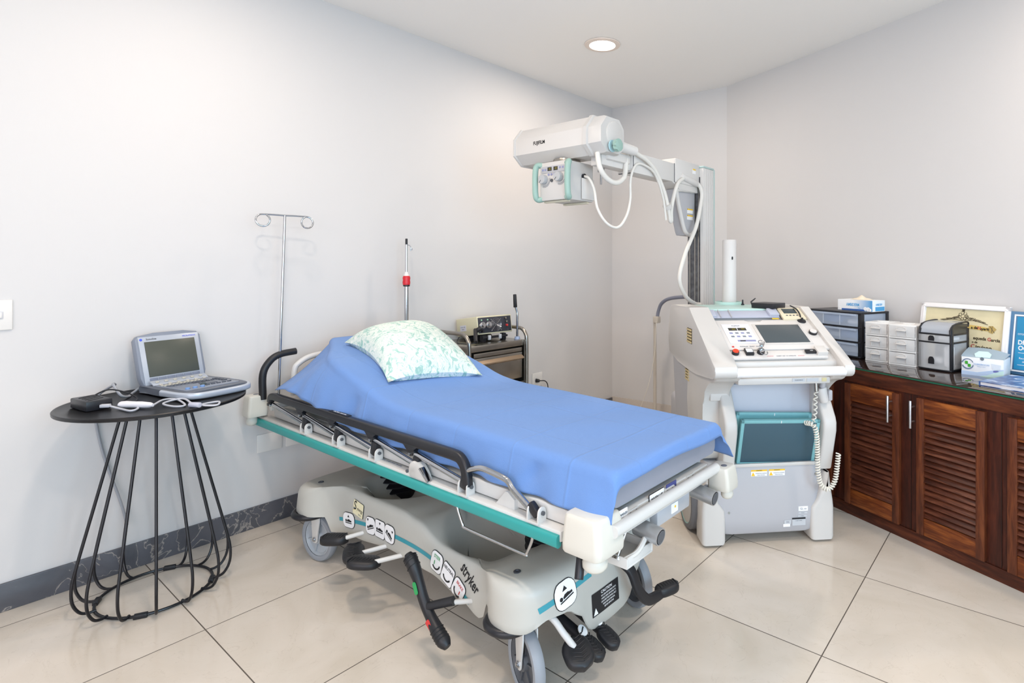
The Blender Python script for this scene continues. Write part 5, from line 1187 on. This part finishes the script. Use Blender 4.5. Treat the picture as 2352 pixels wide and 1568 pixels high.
b = MB(); b.cyl((-2.760, 2.262, .836), (-2.835, 2.318, .905), .013, .012, n=16, bev=.003); b.cyl((-2.835, 2.325, .895), (-2.815, 2.35, .912), .015, n=14, bev=.003); build(b, 'hand_grip', M_black_rubber, t)
b = MB(); b.tube(cr([(-2.760, 2.262, .834), (-2.79, 2.235, .825), (-2.86, 2.22, .825), (-2.93, 2.25, .826), (-2.96, 2.29, .85)], 6), .003, 8); build(b, 'hand_cord', M_black_plastic, t)
# ------------------------------------------------------------ telescopic chrome stand with a red clamp
t = thing('telescopic_stand', 'chrome telescopic drip stand with a red clamp behind the stretcher', 'IV stand', Tr(-2.98, 1.965, 0))
q = (-2.99, 1.93)
b = MB(); b.cyl((*q, .05), (*q, 1.19), .0118, n=20); build(b, 'lower_tube', M_chrome, t)
b = MB(); b.cyl((*q, 1.19), (*q, 1.435), .0072, n=16); build(b, 'upper_tube', M_chrome, t)
b = MB(); b.lathe([(.012, 1.188), (.021, 1.196), (.0225, 1.21), (.0205, 1.222), (.0225, 1.236), (.019, 1.247), (.012, 1.250)], Tr(*q, 0), 28); cl = build(b, 'red_clamp', mat('clamp_red', 'cf2531', .3), t)
b = MB(); b.lathe([(.013, 1.184), (.0195, 1.187), (.019, 1.196), (.013, 1.198)], Tr(*q, 0), 24); build(b, 'clamp_ring', M_black_plastic, cl)
b = MB(); b.lathe([(.017, 1.246), (.010, 1.262), (.009, 1.272), (.0001, 1.273)], Tr(*q, 0), 24); build(b, 'clamp_cap', M_white_plastic, cl)
b = MB(); b.cyl((*q, 1.43), (*q, 1.470), .0068, n=14, bev=.002); build(b, 'black_tip', M_black_plastic, t)
b = MB(); b.tube(cr([(q[0], q[1], 1.432), (q[0]+.012, q[1]+.012, 1.430), (q[0]+.018, q[1]+.018, 1.415), (q[0]+.016, q[1]+.016, 1.402), (q[0]+.020, q[1]+.022, 1.400), (q[0]+.023, q[1]+.024, 1.412)], 5), .0026, 8); build(b, 'hook', M_chrome, t)
b = MB(); b.lathe([(.0001, 0), (.095, 0), (.10, .006), (.092, .03), (.02, .05), (.012, .06)], Tr(*q, 0), 32); build(b, 'round_base', M_black_metal, t)
# ------------------------------------------------------------ wooden cabinet with louvred doors (local x along the front, y back)
K = Tr(-.907, 3.183, 0) @ Ro(-24.3, 'Z')
def wood(name, axis, cols, sc=1.):
    m = mat(name, cols[0], .42, spec=.4); nt = m.node_tree; L = nt.links.new; b = nt.nodes['Principled BSDF']
    tc = nt.nodes.new('ShaderNodeTexCoord'); mp = nt.nodes.new('ShaderNodeMapping')
    mp.inputs['Scale'].default_value = (1.6*sc, 14*sc, 14*sc) if axis == 'x' else (14*sc, 14*sc, 1.6*sc)
    n = nt.nodes.new('ShaderNodeTexNoise'); n.inputs['Scale'].default_value = 1.6; n.inputs['Detail'].default_value = 7; n.inputs['Distortion'].default_value = 1.4; n.inputs['Roughness'].default_value = .6
    n2 = nt.nodes.new('ShaderNodeTexNoise'); n2.inputs['Scale'].default_value = 9; n2.inputs['Detail'].default_value = 5; n2.inputs['Distortion'].default_value = .5
    L(tc.outputs['Object'], mp.inputs[0]); L(mp.outputs[0], n.inputs[0]); L(mp.outputs[0], n2.inputs[0])
    ad = nt.nodes.new('ShaderNodeMath'); ad.operation = 'MULTIPLY_ADD'; ad.inputs[1].default_value = .35; L(n2.outputs['Fac'], ad.inputs[0])
    su = nt.nodes.new('ShaderNodeMath'); su.operation = 'MULTIPLY'; su.inputs[1].default_value = .75; L(n.outputs['Fac'], su.inputs[0]); L(su.outputs[0], ad.inputs[2])
    r = nt.nodes.new('ShaderNodeValToRGB'); e = r.color_ramp.elements
    e[0].position = .38; e[0].color = lin(cols[0]); e[1].position = .72; e[1].color = lin(cols[2])
    q = e.new(.54); q.color = lin(cols[1])
    L(ad.outputs[0], r.inputs[0]); L(r.outputs[0], b.inputs['Base Color'])
    bp = nt.nodes.new('ShaderNodeBump'); bp.inputs['Strength'].default_value = .12; bp.inputs['Distance'].default_value = .001; L(n2.outputs['Fac'], bp.inputs['Height']); L(bp.outputs[0], b.inputs['Normal'])
    return m
W_frame = wood('dark_red_wood', 'z', ('27110b', '3b1910', '532618')); W_frame_h = wood('dark_red_wood_rail', 'x', ('2f160d', '482113', '68361f'))
W_stile = wood('door_wood_stile', 'z', ('3a1b0f', '562a17', '743f22')); W_rail = wood('door_wood_rail', 'x', ('3d190b', '693315', 'a05d28'), .8)
W_slat = wood('louvre_wood', 'x', ('301710', '50281a', '784630'))
cb = thing('wooden_cabinet', 'dark reddish wood base cabinet with louvred doors under the glass top along the right wall', 'cabinet', K)
b = MB(K); b.prism([(-.40, 0), (1.45, 0), (1.45, .56), (-.40, .49)], .70, Tr(0, 0, .0)); build(b, 'carcass', W_frame, cb)
b = MB(K); b.prism([(-.40, -.006), (1.45, -.006), (1.45, .56), (-.40, .49)], .068, Tr(0, 0, .70), bev=.002); build(b, 'top_rail', W_frame_h, cb)
b = MB(K); b.box((.525, -.003, .028), (1.85, .008, .056), bev=.001); build(b, 'bottom_rail', W_frame_h, cb)
for x in (.474, .868): b = MB(K); b.box((x, -.0012, .40), (.0025, .003, .68)); build(b, 'frame_seam', M_dark_seam if False else mat('seam_dark', '24100a', .6) if x < .5 else bpy.data.materials['seam_dark'], cb)
def door(u0, u1, hx):
    z0, z1 = .062, .690; b = MB(K); w_ = .036
    for x in (u0+w_/2, u1-w_/2): b.box((x, -.011, (z0+z1)/2), (w_, .022, z1-z0), bev=.0015)
    d = build(b, 'louvred_door', W_stile, cb)
    b = MB(K); b.box(((u0+u1)/2, -.0105, z1-.044), (u1-u0-2*w_, .019, .088), bev=.0015); build(b, 'door_rail', W_rail, d)
    b = MB(K); b.box(((u0+u1)/2, -.0105, z0+.040), (u1-u0-2*w_, .019, .080), bev=.0015); build(b, 'door_rail', W_rail, d)
    b = MB(K); n = 17; za, zb = z0+.082, z1-.090; p = (zb-za)/n
    for i in range(n): b.box(((u0+u1)/2, -.0095, za+p*(i+.5)), (u1-u0-2*w_+.004, .006, p*1.12), rot=Ro(-40, 'X'), bev=.0015)
    build(b, 'louvre_panel', W_slat, d)
    if hx is not None:
        b = MB(K); b.cyl((hx, -.052, .550), (hx, -.052, .678), .0062, n=16, bev=.001)
        for z in (.580, .648): b.cyl((hx, -.052, z), (hx, -.02, z), .0045, n=12)
        build(b, 'bar_handle', mat('handle_satin', 'c9cbd0', .3, 1.) if 'handle_satin' not in bpy.data.materials else bpy.data.materials['handle_satin'], d)
door(-.275, .030, None); door(.114, .424, .386); door(.511, .811, .508-.006); door(.898, 1.20, 1.165)
M_glass_top = mat('glass_top', '33241d', .02, spec=1., coat=.6); M_glass_edge = mat('glass_edge_green', '1f5b45', .15)
gl = thing('glass_worktop', 'green-edged glass sheet lying on top of the wooden cabinet', 'glass top', K @ Tr(0, 0, .768))
b = MB(K); b.prism([(-.405, -.010), (1.45, -.010), (1.45, .565), (-.405, .495)], .006, Tr(0, 0, .7685)); build(b, 'glass_edge', M_glass_edge, gl)
b = MB(K); b.prism([(-.403, -.008), (1.45, -.008), (1.45, .563), (-.403, .493)], .0058, Tr(0, 0, .7742), bev=.001); build(b, 'glass_sheet', M_glass_top, gl)
GZ = .780
# ------------------------------------------------------------ storage units on the glass
M_clear = mat('clear_plastic', 'eff3f7', .18, alpha=.30); M_clear_blue = mat('clear_blue_plastic', 'cfdff5', .2, alpha=.34)
M_frost = mat('frosted_white_plastic', 'fbfbfa', .25, alpha=.80); M_frost2 = mat('frosted_drawer', 'f7f8f8', .25, alpha=.50)
M_blue_stuff = mat('blue_wrap', '6f95cf', .7); M_white_stuff = mat('white_wrap', 'eef0f3', .7)
def unit(nm, label, u, v, yaw): M0 = K @ Tr(u, v, GZ) @ Ro(yaw, 'Z'); return thing(nm, label, 'drawer unit', M0), M0
# black three-drawer unit: front width .385, depth .25, height .262
t, M0 = unit('plastic_drawer_unit', 'wide black-framed plastic unit with three clear drawers on the glass top', -.175, .235, 0)
Wd, Dp, Hh = .385, .250, .262
b = MB(M0); b.box((0, Dp/2, Hh-.006), (Wd, Dp, .012), bev=.003)
for z in (.006, .090, .174): b.box((0, Dp/2, z), (Wd-.006, Dp, .009), bev=.002)
for x in (-1, 1):
    for y in (.02, Dp-.014): b.box((x*(Wd/2-.012), y, Hh/2), (.024, .026, Hh-.01), bev=.003)
build(b, 'black_frame', M_black_plastic, t)
b = MB(M0); 
for x in (-1, 1): b.box((x*(Wd/2-.006), Dp/2, Hh/2), (.003, Dp-.05, Hh-.02))
b.box((0, Dp-.005, Hh/2), (Wd-.03, .003, Hh-.02)); build(b, 'clear_side', M_clear_blue, t)
for k, z in enumerate((.012, .096, .180)):
    b = MB(M0); h = .072
    P = [(-Wd/2+.022, -.006), (-.09, -.012), (.09, -.012), (Wd/2-.022, -.006), (Wd/2-.022, .0), (-Wd/2+.022, .0)]
    b.prism(P, h, Tr(0, .004, z)); b.box((0, -.010, z+h-.006), (Wd-.05, .014, .010), bev=.002); dw = build(b, 'drawer', M_clear_blue, t)
    b = MB(M0); b.box((0, Dp/2, z+.004), (Wd-.06, Dp-.04, .003))
    for x in (-.06, .06): b.box((x, -.012, z+h/2), (.002, .004, h-.01))
    build(b, 'drawer_tray', M_clear, dw)
def content(nm, label, cat, M0, c, d, m, bev=.012):
    b = MB(M0); b.box(c, d, bev=bev, seg=3); return tag(build(b, nm, m, M=M0 @ Tr(c[0], c[1], c[2]-d[2]/2)), label, cat)
content('blue_pack', 'blue wrapped pack in the top drawer of the wide black-framed unit', 'pack', M0, (-.04, .09, .212), (.13, .10, .048), M_blue_stuff)
content('gauze_pack', 'white gauze pack in the top drawer of the wide black-framed unit', 'pack', M0, (.11, .07, .202), (.07, .08, .030), M_white_stuff)
content('blue_pack', 'blue wrapped pack in the middle drawer of the wide black-framed unit', 'pack', M0, (.09, .09, .126), (.14, .10, .046), M_blue_stuff)
content('gauze_pack', 'white gauze pack in the middle drawer of the wide black-framed unit', 'pack', M0, (-.03, .08, .118), (.08, .08, .030), M_white_stuff)
content('gauze_pack', 'wide white gauze pack in the bottom drawer of the wide black-framed unit', 'pack', M0, (.06, .09, .042), (.20, .10, .044), M_white_stuff)
# white three-drawer units
def white_unit(u, v, yaw, w_, label):
    t, M0 = unit('small_drawer_unit', label, u, v, yaw); Dp, Hh = .15, .217
    b = MB(M0)
    for z in (.004, .075, .146, Hh-.005): b.box((0, Dp/2, z), (w_, Dp, .009), bev=.003)
    for x in (-1, 1): b.box((x*(w_/2-.003), Dp/2, Hh/2), (.004, Dp-.006, Hh-.01))
    b.box((0, Dp-.004, Hh/2), (w_-.008, .004, Hh-.01)); b.lathe([(.032, 0), (.030, .004), (.0001, .004)], Tr(0, Dp*.55, Hh-.001), 24); build(b, 'white_frame', M_frost, t)
    for k, z in enumerate((.010, .081, .152)):
        h = .058; b = MB(M0); b.box((0, -.001, z+h/2), (w_-.012, .004, h), bev=.001); b.box((0, Dp/2, z+.003), (w_-.016, Dp-.02, .003)); dw = build(b, 'drawer', M_frost2, t)
        b = MB(M0); hw = .024
        b.tube(cr([(-hw, -.005, z+.006), (-hw, -.007, z+.036), (-hw*.8, -.008, z+.048), (0, -.008, z+.052), (hw*.8, -.008, z+.048), (hw, -.007, z+.036), (hw, -.005, z+.006)], 4), .0016, 6); b.box((0, -.013, z+.034), (2*hw+.004, .020, .006), bev=.002); build(b, 'drawer_handle', M_x_panel, dw)
    return M0
M0 = white_unit(.115, .236, 11, .126, 'small white clear-drawer unit holding tubing, beside the wide black-framed unit')
for k, (z, l) in enumerate(((.104, 'middle'), (.033, 'bottom'), (.172, 'top'))):
    b = MB(M0); random.seed(k+4)
    for i in range(9):
        p = V((random.uniform(-.04, .04), random.uniform(.03, .09), z+random.uniform(-.012, .010))); d = V((random.uniform(-1, 1), random.uniform(-.4, .4), random.uniform(-.15, .15))).normalized()*.022
        b.tube(cr([p-d, p+V((0, 0, .004)), p+d], 4), .0028, 6)
    tag(build(b, 'tubing_coil', M_white_stuff, M=M0 @ Tr(0, .07, z-.018)), 'coil of white tubing in the %s drawer of the small white unit' % l, 'tubing')
white_unit(.264, .240, 11, .142, 'small white unit with empty clear drawers beside the dark desktop organizer')
# black framed organizer with lid
t, M0 = unit('desktop_organizer', 'dark-framed clear organizer with curved lid and two drawers in front of the diploma', .428, .258, 6)
w_, Dp, Hh = .158, .19, .235
b = MB(M0)
for x in (-1, 1):
    for y in (.012, Dp-.012): b.box((x*(w_/2-.006), y, Hh/2-.01), (.013, .024, Hh-.03), bev=.003)
    for z in (.006, .142, .183): b.box((x*(w_/2-.006), Dp/2, z), (.010, Dp-.01, .010), bev=.002)
    b.tube(cr([(x*(w_/2-.005), -.002, .186), (x*(w_/2-.005), .008, .218), (x*(w_/2-.005), .06, .236), (x*(w_/2-.005), Dp-.01, .240), (x*(w_/2-.005), Dp-.003, .215)], 5), .0045, 8)
for z in (.006, .142, .183): b.box((0, .004, z), (w_, .014, .009), bev=.002); b.box((0, Dp-.006, z), (w_, .008, .009))
b.box((0, Dp-.004, .12), (w_-.02, .004, .22)); b.box((0, Dp/2, .006), (w_-.01, Dp-.01, .006)); build(b, 'black_frame', M_black_plastic, t)
M_smoke = mat('smoked_plastic', '4d4c48', .15, alpha=.72)
b = MB(M0)
for x in (-1, 1): b.box((x*(w_/2-.004), Dp/2, .21), (.003, Dp-.03, .046))
build(b, 'smoked_side', M_smoke, t)
b = MB(M0)
for x in (-1, 1): b.box((x*(w_/2-.004), Dp/2, .075), (.003, Dp-.04, .13)); b.box((x*(w_/2-.004), Dp/2, .163), (.003, Dp-.04, .034))
build(b, 'clear_side', M_clear, t)
b = MB(M0); ld = cr([(.0, .188, 0), (.006, .212, 0), (.035, .232, 0), (.09, .240, 0), (Dp-.01, .241, 0)], 5)
b.loft([[(x, p.x, p.y) for p in ld]+[(x, p.x+.001, p.y-.0025) for p in ld[::-1]] for x in (-w_/2+.008, w_/2-.010)]); build(b, 'lid', mat('lid_clear', 'c2c9d3', .12, alpha=.62), t, recalc=True)
for z0, h in ((.010, .128), (.146, .033)):
    b = MB(M0); P = [(-w_/2+.002, .002), (-.04, -.006), (.04, -.006), (w_/2-.008, .002), (w_/2-.008, .005), (-w_/2+.002, .005)]; b.prism(P, h, Tr(0, -.004, z0)); b.box((0, Dp/2, z0+.002), (w_-.03, Dp-.03, .003)); dw = build(b, 'drawer', M_clear, t)
    hh = .036 if h > .1 else .026
    b = MB(M0); b.prism(cr([(-.014, 0, 0), (-.014, hh*.6, 0), (-.008, hh*.95, 0), (0, hh, 0), (.008, hh*.95, 0), (.014, hh*.6, 0), (.014, 0, 0)], 3), .004, Mx(((1, 0, 0, -.012), (0, 0, -1, -.0085), (0, 1, 0, z0+.004+(.020 if h > .1 else 0)), (0, 0, 0, 1)))); build(b, 'finger_pull', M_black_plastic, dw)
content('white_bag', 'tall white wrapped tube in the lower drawer of the dark desktop organizer', 'pack', M0, (.042, .06, .070), (.032, .06, .105), M_white_stuff)
content('white_bag', 'crumpled clear bag low in the lower drawer of the dark desktop organizer', 'pack', M0, (-.02, .07, .045), (.07, .07, .03), M_white_stuff)
content('white_bag', 'small white wrap in the upper drawer of the dark desktop organizer', 'pack', M0, (.03, .08, .160), (.07, .08, .018), M_white_stuff, .006)
# glove box on the black unit
GB = K @ Tr(-.085, .315, GZ+.2625) @ Ro(4, 'Z')
t = thing('glove_box', 'white and blue glove box standing on the wide black-framed drawer unit', 'box', GB)
M_card = mat('carton_white', 'eef2f6', .55); M_card_blue = mat('carton_blue', '4fa3da', .55); M_card_navy = mat('carton_navy', '2a5aa6', .55)
def box_side(M_, w_, h_, y=0): return M_
b = MB(GB); b.box((0, .06, .0325), (.225, .12, .065), bev=.0015); build(b, 'carton', M_card, t)
def panelm(name, c1, c2, p0, p1):
    m = mat(name, c1, .5); nt = m.node_tree; L = nt.links.new; tc = nt.nodes.new('ShaderNodeTexCoord'); s_ = nt.nodes.new('ShaderNodeSeparateXYZ')
    r = nt.nodes.new('ShaderNodeValToRGB'); e = r.color_ramp.elements; e[0].position = p0; e[0].color = lin(c1); e[1].position = p1; e[1].color = lin(c2)
    L(tc.outputs['Generated'], s_.inputs[0]); L(s_.outputs[0], r.inputs[0]); L(r.outputs[0], nt.nodes['Principled BSDF'].inputs['Base Color']); return m
b = MB(GB); b.box((.0, -.0008, .0335), (.223, .001, .062)); fp = build(b, 'printed_front', panelm('printed_blue_fade', 'f0f3f7', '3f97d2', .45, 1.0), t)
text('AMBIDERM', .024, GB @ frame((-.012, -.0016, .036), (1, 0, 0), (0, -1, 0)), M_card_blue, fp, sx=.72, bold=.0005); text('Plus', .010, GB @ frame((.03, -.0016, .018), (1, 0, 0), (0, -1, 0)), M_card_blue, fp)
b = MB(GB); b.box((-.01, -.0014, .007), (.15, .001, .010)); build(b, 'navy_band', M_card_navy, fp)
b = MB(GB)
for x, z, r_ in ((.068, .016, .011), (.086, .014, .012), (.098, .010, .009), (-.098, .012, .008)): b.lathe([(r_, 0), (r_*.9, .001), (.0001, .001)], frame((x, -.0012, z), (1, 0, 0), (0, -1, 0)), 16)
build(b, 'printed_glove', M_label, fp)
b = MB(GB); b.box((.1135, .06, .0335), (.001, .118, .062)); sp_ = build(b, 'printed_end', panelm('printed_end_fade', 'e6f0f8', 'e6f0f8', .4, .9), t); text('AMBIDERM', .018, GB @ frame((.1146, .06, .040), (0, 1, 0), (1, 0, 0)), M_card_blue, sp_, sx=.7)
b = MB(GB); b.box((.1140, .07, .016), (.001, .09, .024)); build(b, 'end_swoosh', M_card_blue, sp_)
b = MB(GB); random.seed(5)
b.grid(10, 8, lambda u, v: (-.045+.11*u, .02+.07*v, .066+.020*math.sin(math.pi*u)*math.sin(math.pi*v)*(1+.35*math.sin(11*u+5*v)))); build(b, 'glove_tuft', mat('latex_cream', 'eadfca', .6), t)
# face mask carton
FM = K @ Tr(.545, .285, GZ) @ Ro(15, 'Z')
t = thing('face_mask_carton', 'open white and mint face mask carton with a green round emblem on the glass top', 'box', FM)
b = MB(FM); b.box((.085, .065, .043), (.172, .13, .086), bev=.0015); build(b, 'carton', M_card, t)
FF = Mx(((1, 0, 0, .085), (0, 0, -1, -.0004), (0, 1, 0, .043), (0, 0, 0, 1)))
M_mint_print = mat('print_mint', 'c6e6e2', .55); M_pale_blue = mat('print_pale_blue', 'b7cdea', .55)
b = MB(FM @ FF); b.prism([(-.086, -.043), (.086, -.043), (.086, -.002), (.05, -.008), (-.02, -.026), (-.086, -.024)], .0006); pf = build(b, 'printed_wave', M_pale_blue, t)
b = MB(FM @ FF @ Tr(0, 0, .0006)); b.prism([(-.01, -.043), (.086, -.043), (.086, -.006), (.05, -.020), (.02, -.036)], .0005); build(b, 'printed_wave', M_mint_print, t)
b = MB(FM @ FF @ Tr(-.060, .010, .0006))
for a0 in (20, 200): 
    P = circ(.026, 12, 0, 0, a0, a0+150)+circ(.021, 12, .001, .001, a0+150, a0); b.prism(P, .0006)
em = build(b, 'emblem_ring', mat('emblem_steel_blue', '6d7f99', .5), t)
M_emb = mat('emblem_green', '43a536', .5)
b = MB(FM @ FF @ Tr(-.060, .010, .0008)); b.prism(rrect(.013, .015, .003, cx=-.005, cy=.006), .0006); b.prism(rrect(.013, .015, .003, cx=.007, cy=-.007), .0006); build(b, 'emblem_mark', M_emb, em)
text('CUBREBOCAS', .0105, FM @ FF @ Tr(-.003, .012, .0008), M_pale_blue, t, bold=.0004); text('TRIPLE CAPA', .006, FM @ FF @ Tr(-.003, .002, .0008), M_pale_blue, t)
b = MB(FM @ FF); b.prism([(.036, .022), (.076, .018), (.074, -.004), (.056, -.012), (.040, -.002)], .0006); build(b, 'printed_mask', mat('print_mask', 'dfe9f2', .6), t)
b = MB(FM @ FF); b.prism(rrect(.022, .008, .002, cx=.056, cy=-.014), .0010); build(b, 'printed_tag', mat('print_violet', '6a6fb0', .5), t)
b = MB(FM @ FF); b.lathe([(.008, 0), (.008, .0012), (.0001, .0012)], Tr(0, .040, 0), 16); build(b, 'finger_notch', mat('notch_grey', '6f7c86', .6), t)
b = MB(FM); b.grid(10, 6, lambda u, v: (-.004+.176*u, .002+.128*v, .0865+(.030*v**.8)*(1-.55*u)+.010*math.sin(math.pi*u)*v)); build(b, 'raised_flap', mat('flap_blue_grey', '9fb4c4', .5), t)
b = MB(FM); b.prism([(-.030, 0), (.030, 0), (.034, .020), (.018, .034), (-.020, .034), (-.036, .018)], .0012, frame((.085, .010, .0885), (1, 0, .02), (0, -.75, .65))); build(b, 'flap_tongue', M_mint_print, t)
# framed diploma leaning against the wall
lean = math.degrees(math.atan2(.055, .32)); # x right, y up along the picture, z to the viewer
DPF = K @ Tr(.417, .480, GZ+.002) @ Ro(90-lean, 'X')
t = thing('framed_diploma', 'white-framed parchment diploma leaning on the wall behind the desktop organizer', 'framed diploma', DPF)
w_, h_ = .455, .325
b = MB(DPF)
for x in (-1, 1): b.box((x*(w_/2-.013), h_/2, 0), (.026, h_, .020), bev=.004); b.box((x*(w_/2-.020), h_/2, .006), (.010, h_-.02, .018), bev=.003)
for y in (.013, h_-.013): b.box((0, y, 0), (w_-.0, .026, .020), bev=.004); b.box((0, y+(.007 if y < .1 else -.007), .006), (w_-.02, .010, .018), bev=.003)
build(b, 'frame', mat('frame_white', 'eeeef0', .35), t)
b = MB(DPF); b.box((0, h_/2, -.002), (w_-.045, h_-.045, .004)); sheet_ = build(b, 'parchment', mat('parchment', 'e6dcb6', .6, noise=.1, nscale=9), t)
PT = DPF @ Tr(0, 0, .0008)
M_sepia = mat('sepia_ink', '4a4231', .6); M_dred = mat('red_initial', 'c05a55', .6)
random.seed(11); b = MB(PT)
for sg in (-1, 1):
    for i in range(16):
        f = i/15; x = sg*(.018+.095*f); y = .258-.022*f; r_ = .010*(1-.6*f)
        b.tube([(x+r_*(1-k/14)*math.cos(sg*(k*.55+i)), y+r_*(1-k/14)*math.sin(k*.55+i*1.3), .0004) for k in range(12)], .0010, 5)
    b.tube(cr([(sg*.01, .240, 0), (sg*.06, .243, 0), (sg*.125, .228, 0)], 6), .0014, 5)
for i in range(7):
    a = 2*math.pi*i/7; b.tube([(.016*math.cos(a)+.008*math.cos(a*2+k*.5), .264+.016*math.sin(a)+.008*math.sin(a*2+k*.5), .0004) for k in range(12)], .0010, 5)
b.prism([(-.006, .286), (.006, .286), (.007, .300), (-.007, .300)], .0006); b.tube(cr([(-.02, .25, 0), (0, .243, 0), (.02, .25, 0)], 5), .0014, 5)
build(b, 'crest_ornament', M_sepia, sheet_)
b = MB(PT); b.prism(cr([(-.13, .228, 0), (-.05, .220, 0), (.05, .220, 0), (.13, .212, 0), (.132, .196, 0), (.05, .200, 0), (-.05, .200, 0), (-.13, .212, 0)], 3, True), .0006); rb = build(b, 'ribbon_banner', mat('ribbon_gold', 'd9bd6a', .6), sheet_)
b = MB(PT @ Tr(0, 0, .0003)); b.prism([(.130, .222), (.150, .224), (.168, .208), (.150, .184), (.132, .192)], .0006); build(b, 'scroll_end', mat('scroll_gold', 'b9a062', .6), rb)
b = MB(PT @ Tr(0, 0, .001)); b.tube([(.148, .222, 0), (.146, .190, 0)], .001, 5); b.tube([(.136, .222, 0), (.160, .190, 0)], .001, 5); build(b, 'scroll_line', M_sepia, rb)
text('a de', .019, PT @ Tr(.062, .208, .001), M_ink, rb, bold=.0006); text('N', .022, PT @ Tr(.086, .207, .001), M_dred, rb, bold=.0006); text('ayarit', .019, PT @ Tr(.112, .205, .001), M_ink, rb, bold=.0006)
text('equeda', .022, PT @ Tr(.092, .155, 0), M_sepia, sheet_, bold=.0006); text('G', .024, PT @ Tr(.138, .154, 0), M_dred, sheet_, bold=.0006); text('arcia', .022, PT @ Tr(.168, .153, 0), M_sepia, sheet_, bold=.0006)
text('o de', .015, PT @ Tr(.070, .134, 0), M_sepia, sheet_, bold=.0004); text('C', .028, PT @ Tr(.062, .112, 0), M_dred, sheet_, bold=.0006); text('irujano', .028, PT @ Tr(.115, .110, 0), M_sepia, sheet_, bold=.0008)
for i in range(3): text('con el acuerdo otorgado este titulo y firma', .008, PT @ Tr(.095, .090-.011*i, 0), M_sepia, sheet_)
# blue plaque at the right edge
BP = K @ Tr(.845, .486, GZ+.002) @ Ro(90-9, 'X')
t = thing('blue_plaque', 'blue recognition plaque with white lettering leaning on the wall right of the diploma', 'plaque', BP)
w_, h_ = .40, .305
b = MB(BP); b.box((0, h_/2, 0), (w_, h_, .008), bev=.002); build(b, 'backing', mat('plaque_steel_blue', '527fa6', .35), t)
b = MB(BP)
for x in (-1, 1): b.box((x*.180, h_/2, .0045), (.007, h_-.035, .002))
for y in (.0185, h_-.0185): b.box((0, y, .0045), (.367, .007, .002))
build(b, 'white_border', M_label, t)
b = MB(BP); b.box((0, h_/2, .0045), (.340, h_-.052, .0015)); pf = build(b, 'printed_field', mat('plaque_cyan', '2f93c4', .35, noise=.12, nscale=7), t)
PL = BP @ Tr(0, 0, .0056)
text('DR. VICTOR', .030, PL @ Tr(-.160, .155, 0), M_label, pf, align='LEFT', bold=.0008, sx=.9) if False else text('DR. VI', .030, PL @ Tr(-.160, .155, 0), M_label, pf, align='LEFT', bold=.0009, sx=.9)
text('OCEG', .030, PL @ Tr(-.157, .128, 0), M_label, pf, align='LEFT', bold=.0009, sx=.9)
text('OTORGA EL P', .012, PL @ Tr(-.163, .195, 0), M_label, pf, align='LEFT'); text('COLEGIO', .008, PL @ Tr(-.135, .235, 0), M_label, pf, align='LEFT'); text('DE LA SALUD', .008, PL @ Tr(-.137, .225, 0), M_label, pf, align='LEFT')
text('Reconoce', .012, PL @ Tr(-.150, .080, 0), M_label, pf, align='LEFT'); text('de la sa', .012, PL @ Tr(-.135, .064, 0), M_label, pf, align='LEFT')
b = MB(PL); b.box((-.05, .106, 0), (.21, .002, .0006)); b.box((-.05, .048, 0), (.21, .002, .0006)); build(b, 'printed_rule', M_label, pf)
# hardcover book
BK = K @ Tr(.735, .078, GZ+.0008) @ Ro(2, 'Z')
t = thing('hardcover_book', 'blue hardcover book lying on the glass top in front of the blue plaque', 'book', BK)
def bookcover():
    m = mat('book_cover_blue', '4d6ea8', .3); nt = m.node_tree; L = nt.links.new; tc = nt.nodes.new('ShaderNodeTexCoord'); n = nt.nodes.new('ShaderNodeTexNoise'); n.inputs['Scale'].default_value = 16; n.inputs['Detail'].default_value = 5; n.inputs['Distortion'].default_value = 1
    r = nt.nodes.new('ShaderNodeValToRGB'); e = r.color_ramp.elements; e[0].position = .42; e[0].color = lin('34508c'); e[1].position = .66; e[1].color = lin('cfd9ea'); q = e.new(.55); q.color = lin('6a8bc0')
    L(tc.outputs['Object'], n.inputs[0]); L(n.outputs[0], r.inputs[0]); L(r.outputs[0], nt.nodes['Principled BSDF'].inputs[0]); return m
b = MB(BK); b.box((.19, .145, .0013), (.38, .29, .0025)); b.box((.19, .145, .0177), (.38, .29, .0025)); b.box((.0012, .145, .0095), (.0025, .29, .018)); build(b, 'cover', bookcover(), t)
b = MB(BK); b.box((.19, .145, .0095), (.370, .282, .0135)); build(b, 'pages', mat('page_white', 'e4e2e6', .7), t)
text('AZUL', .05, BK @ Tr(.20, .15, .0192) @ Ro(0, 'Z'), M_label, t, 'cover_lettering') if False else None
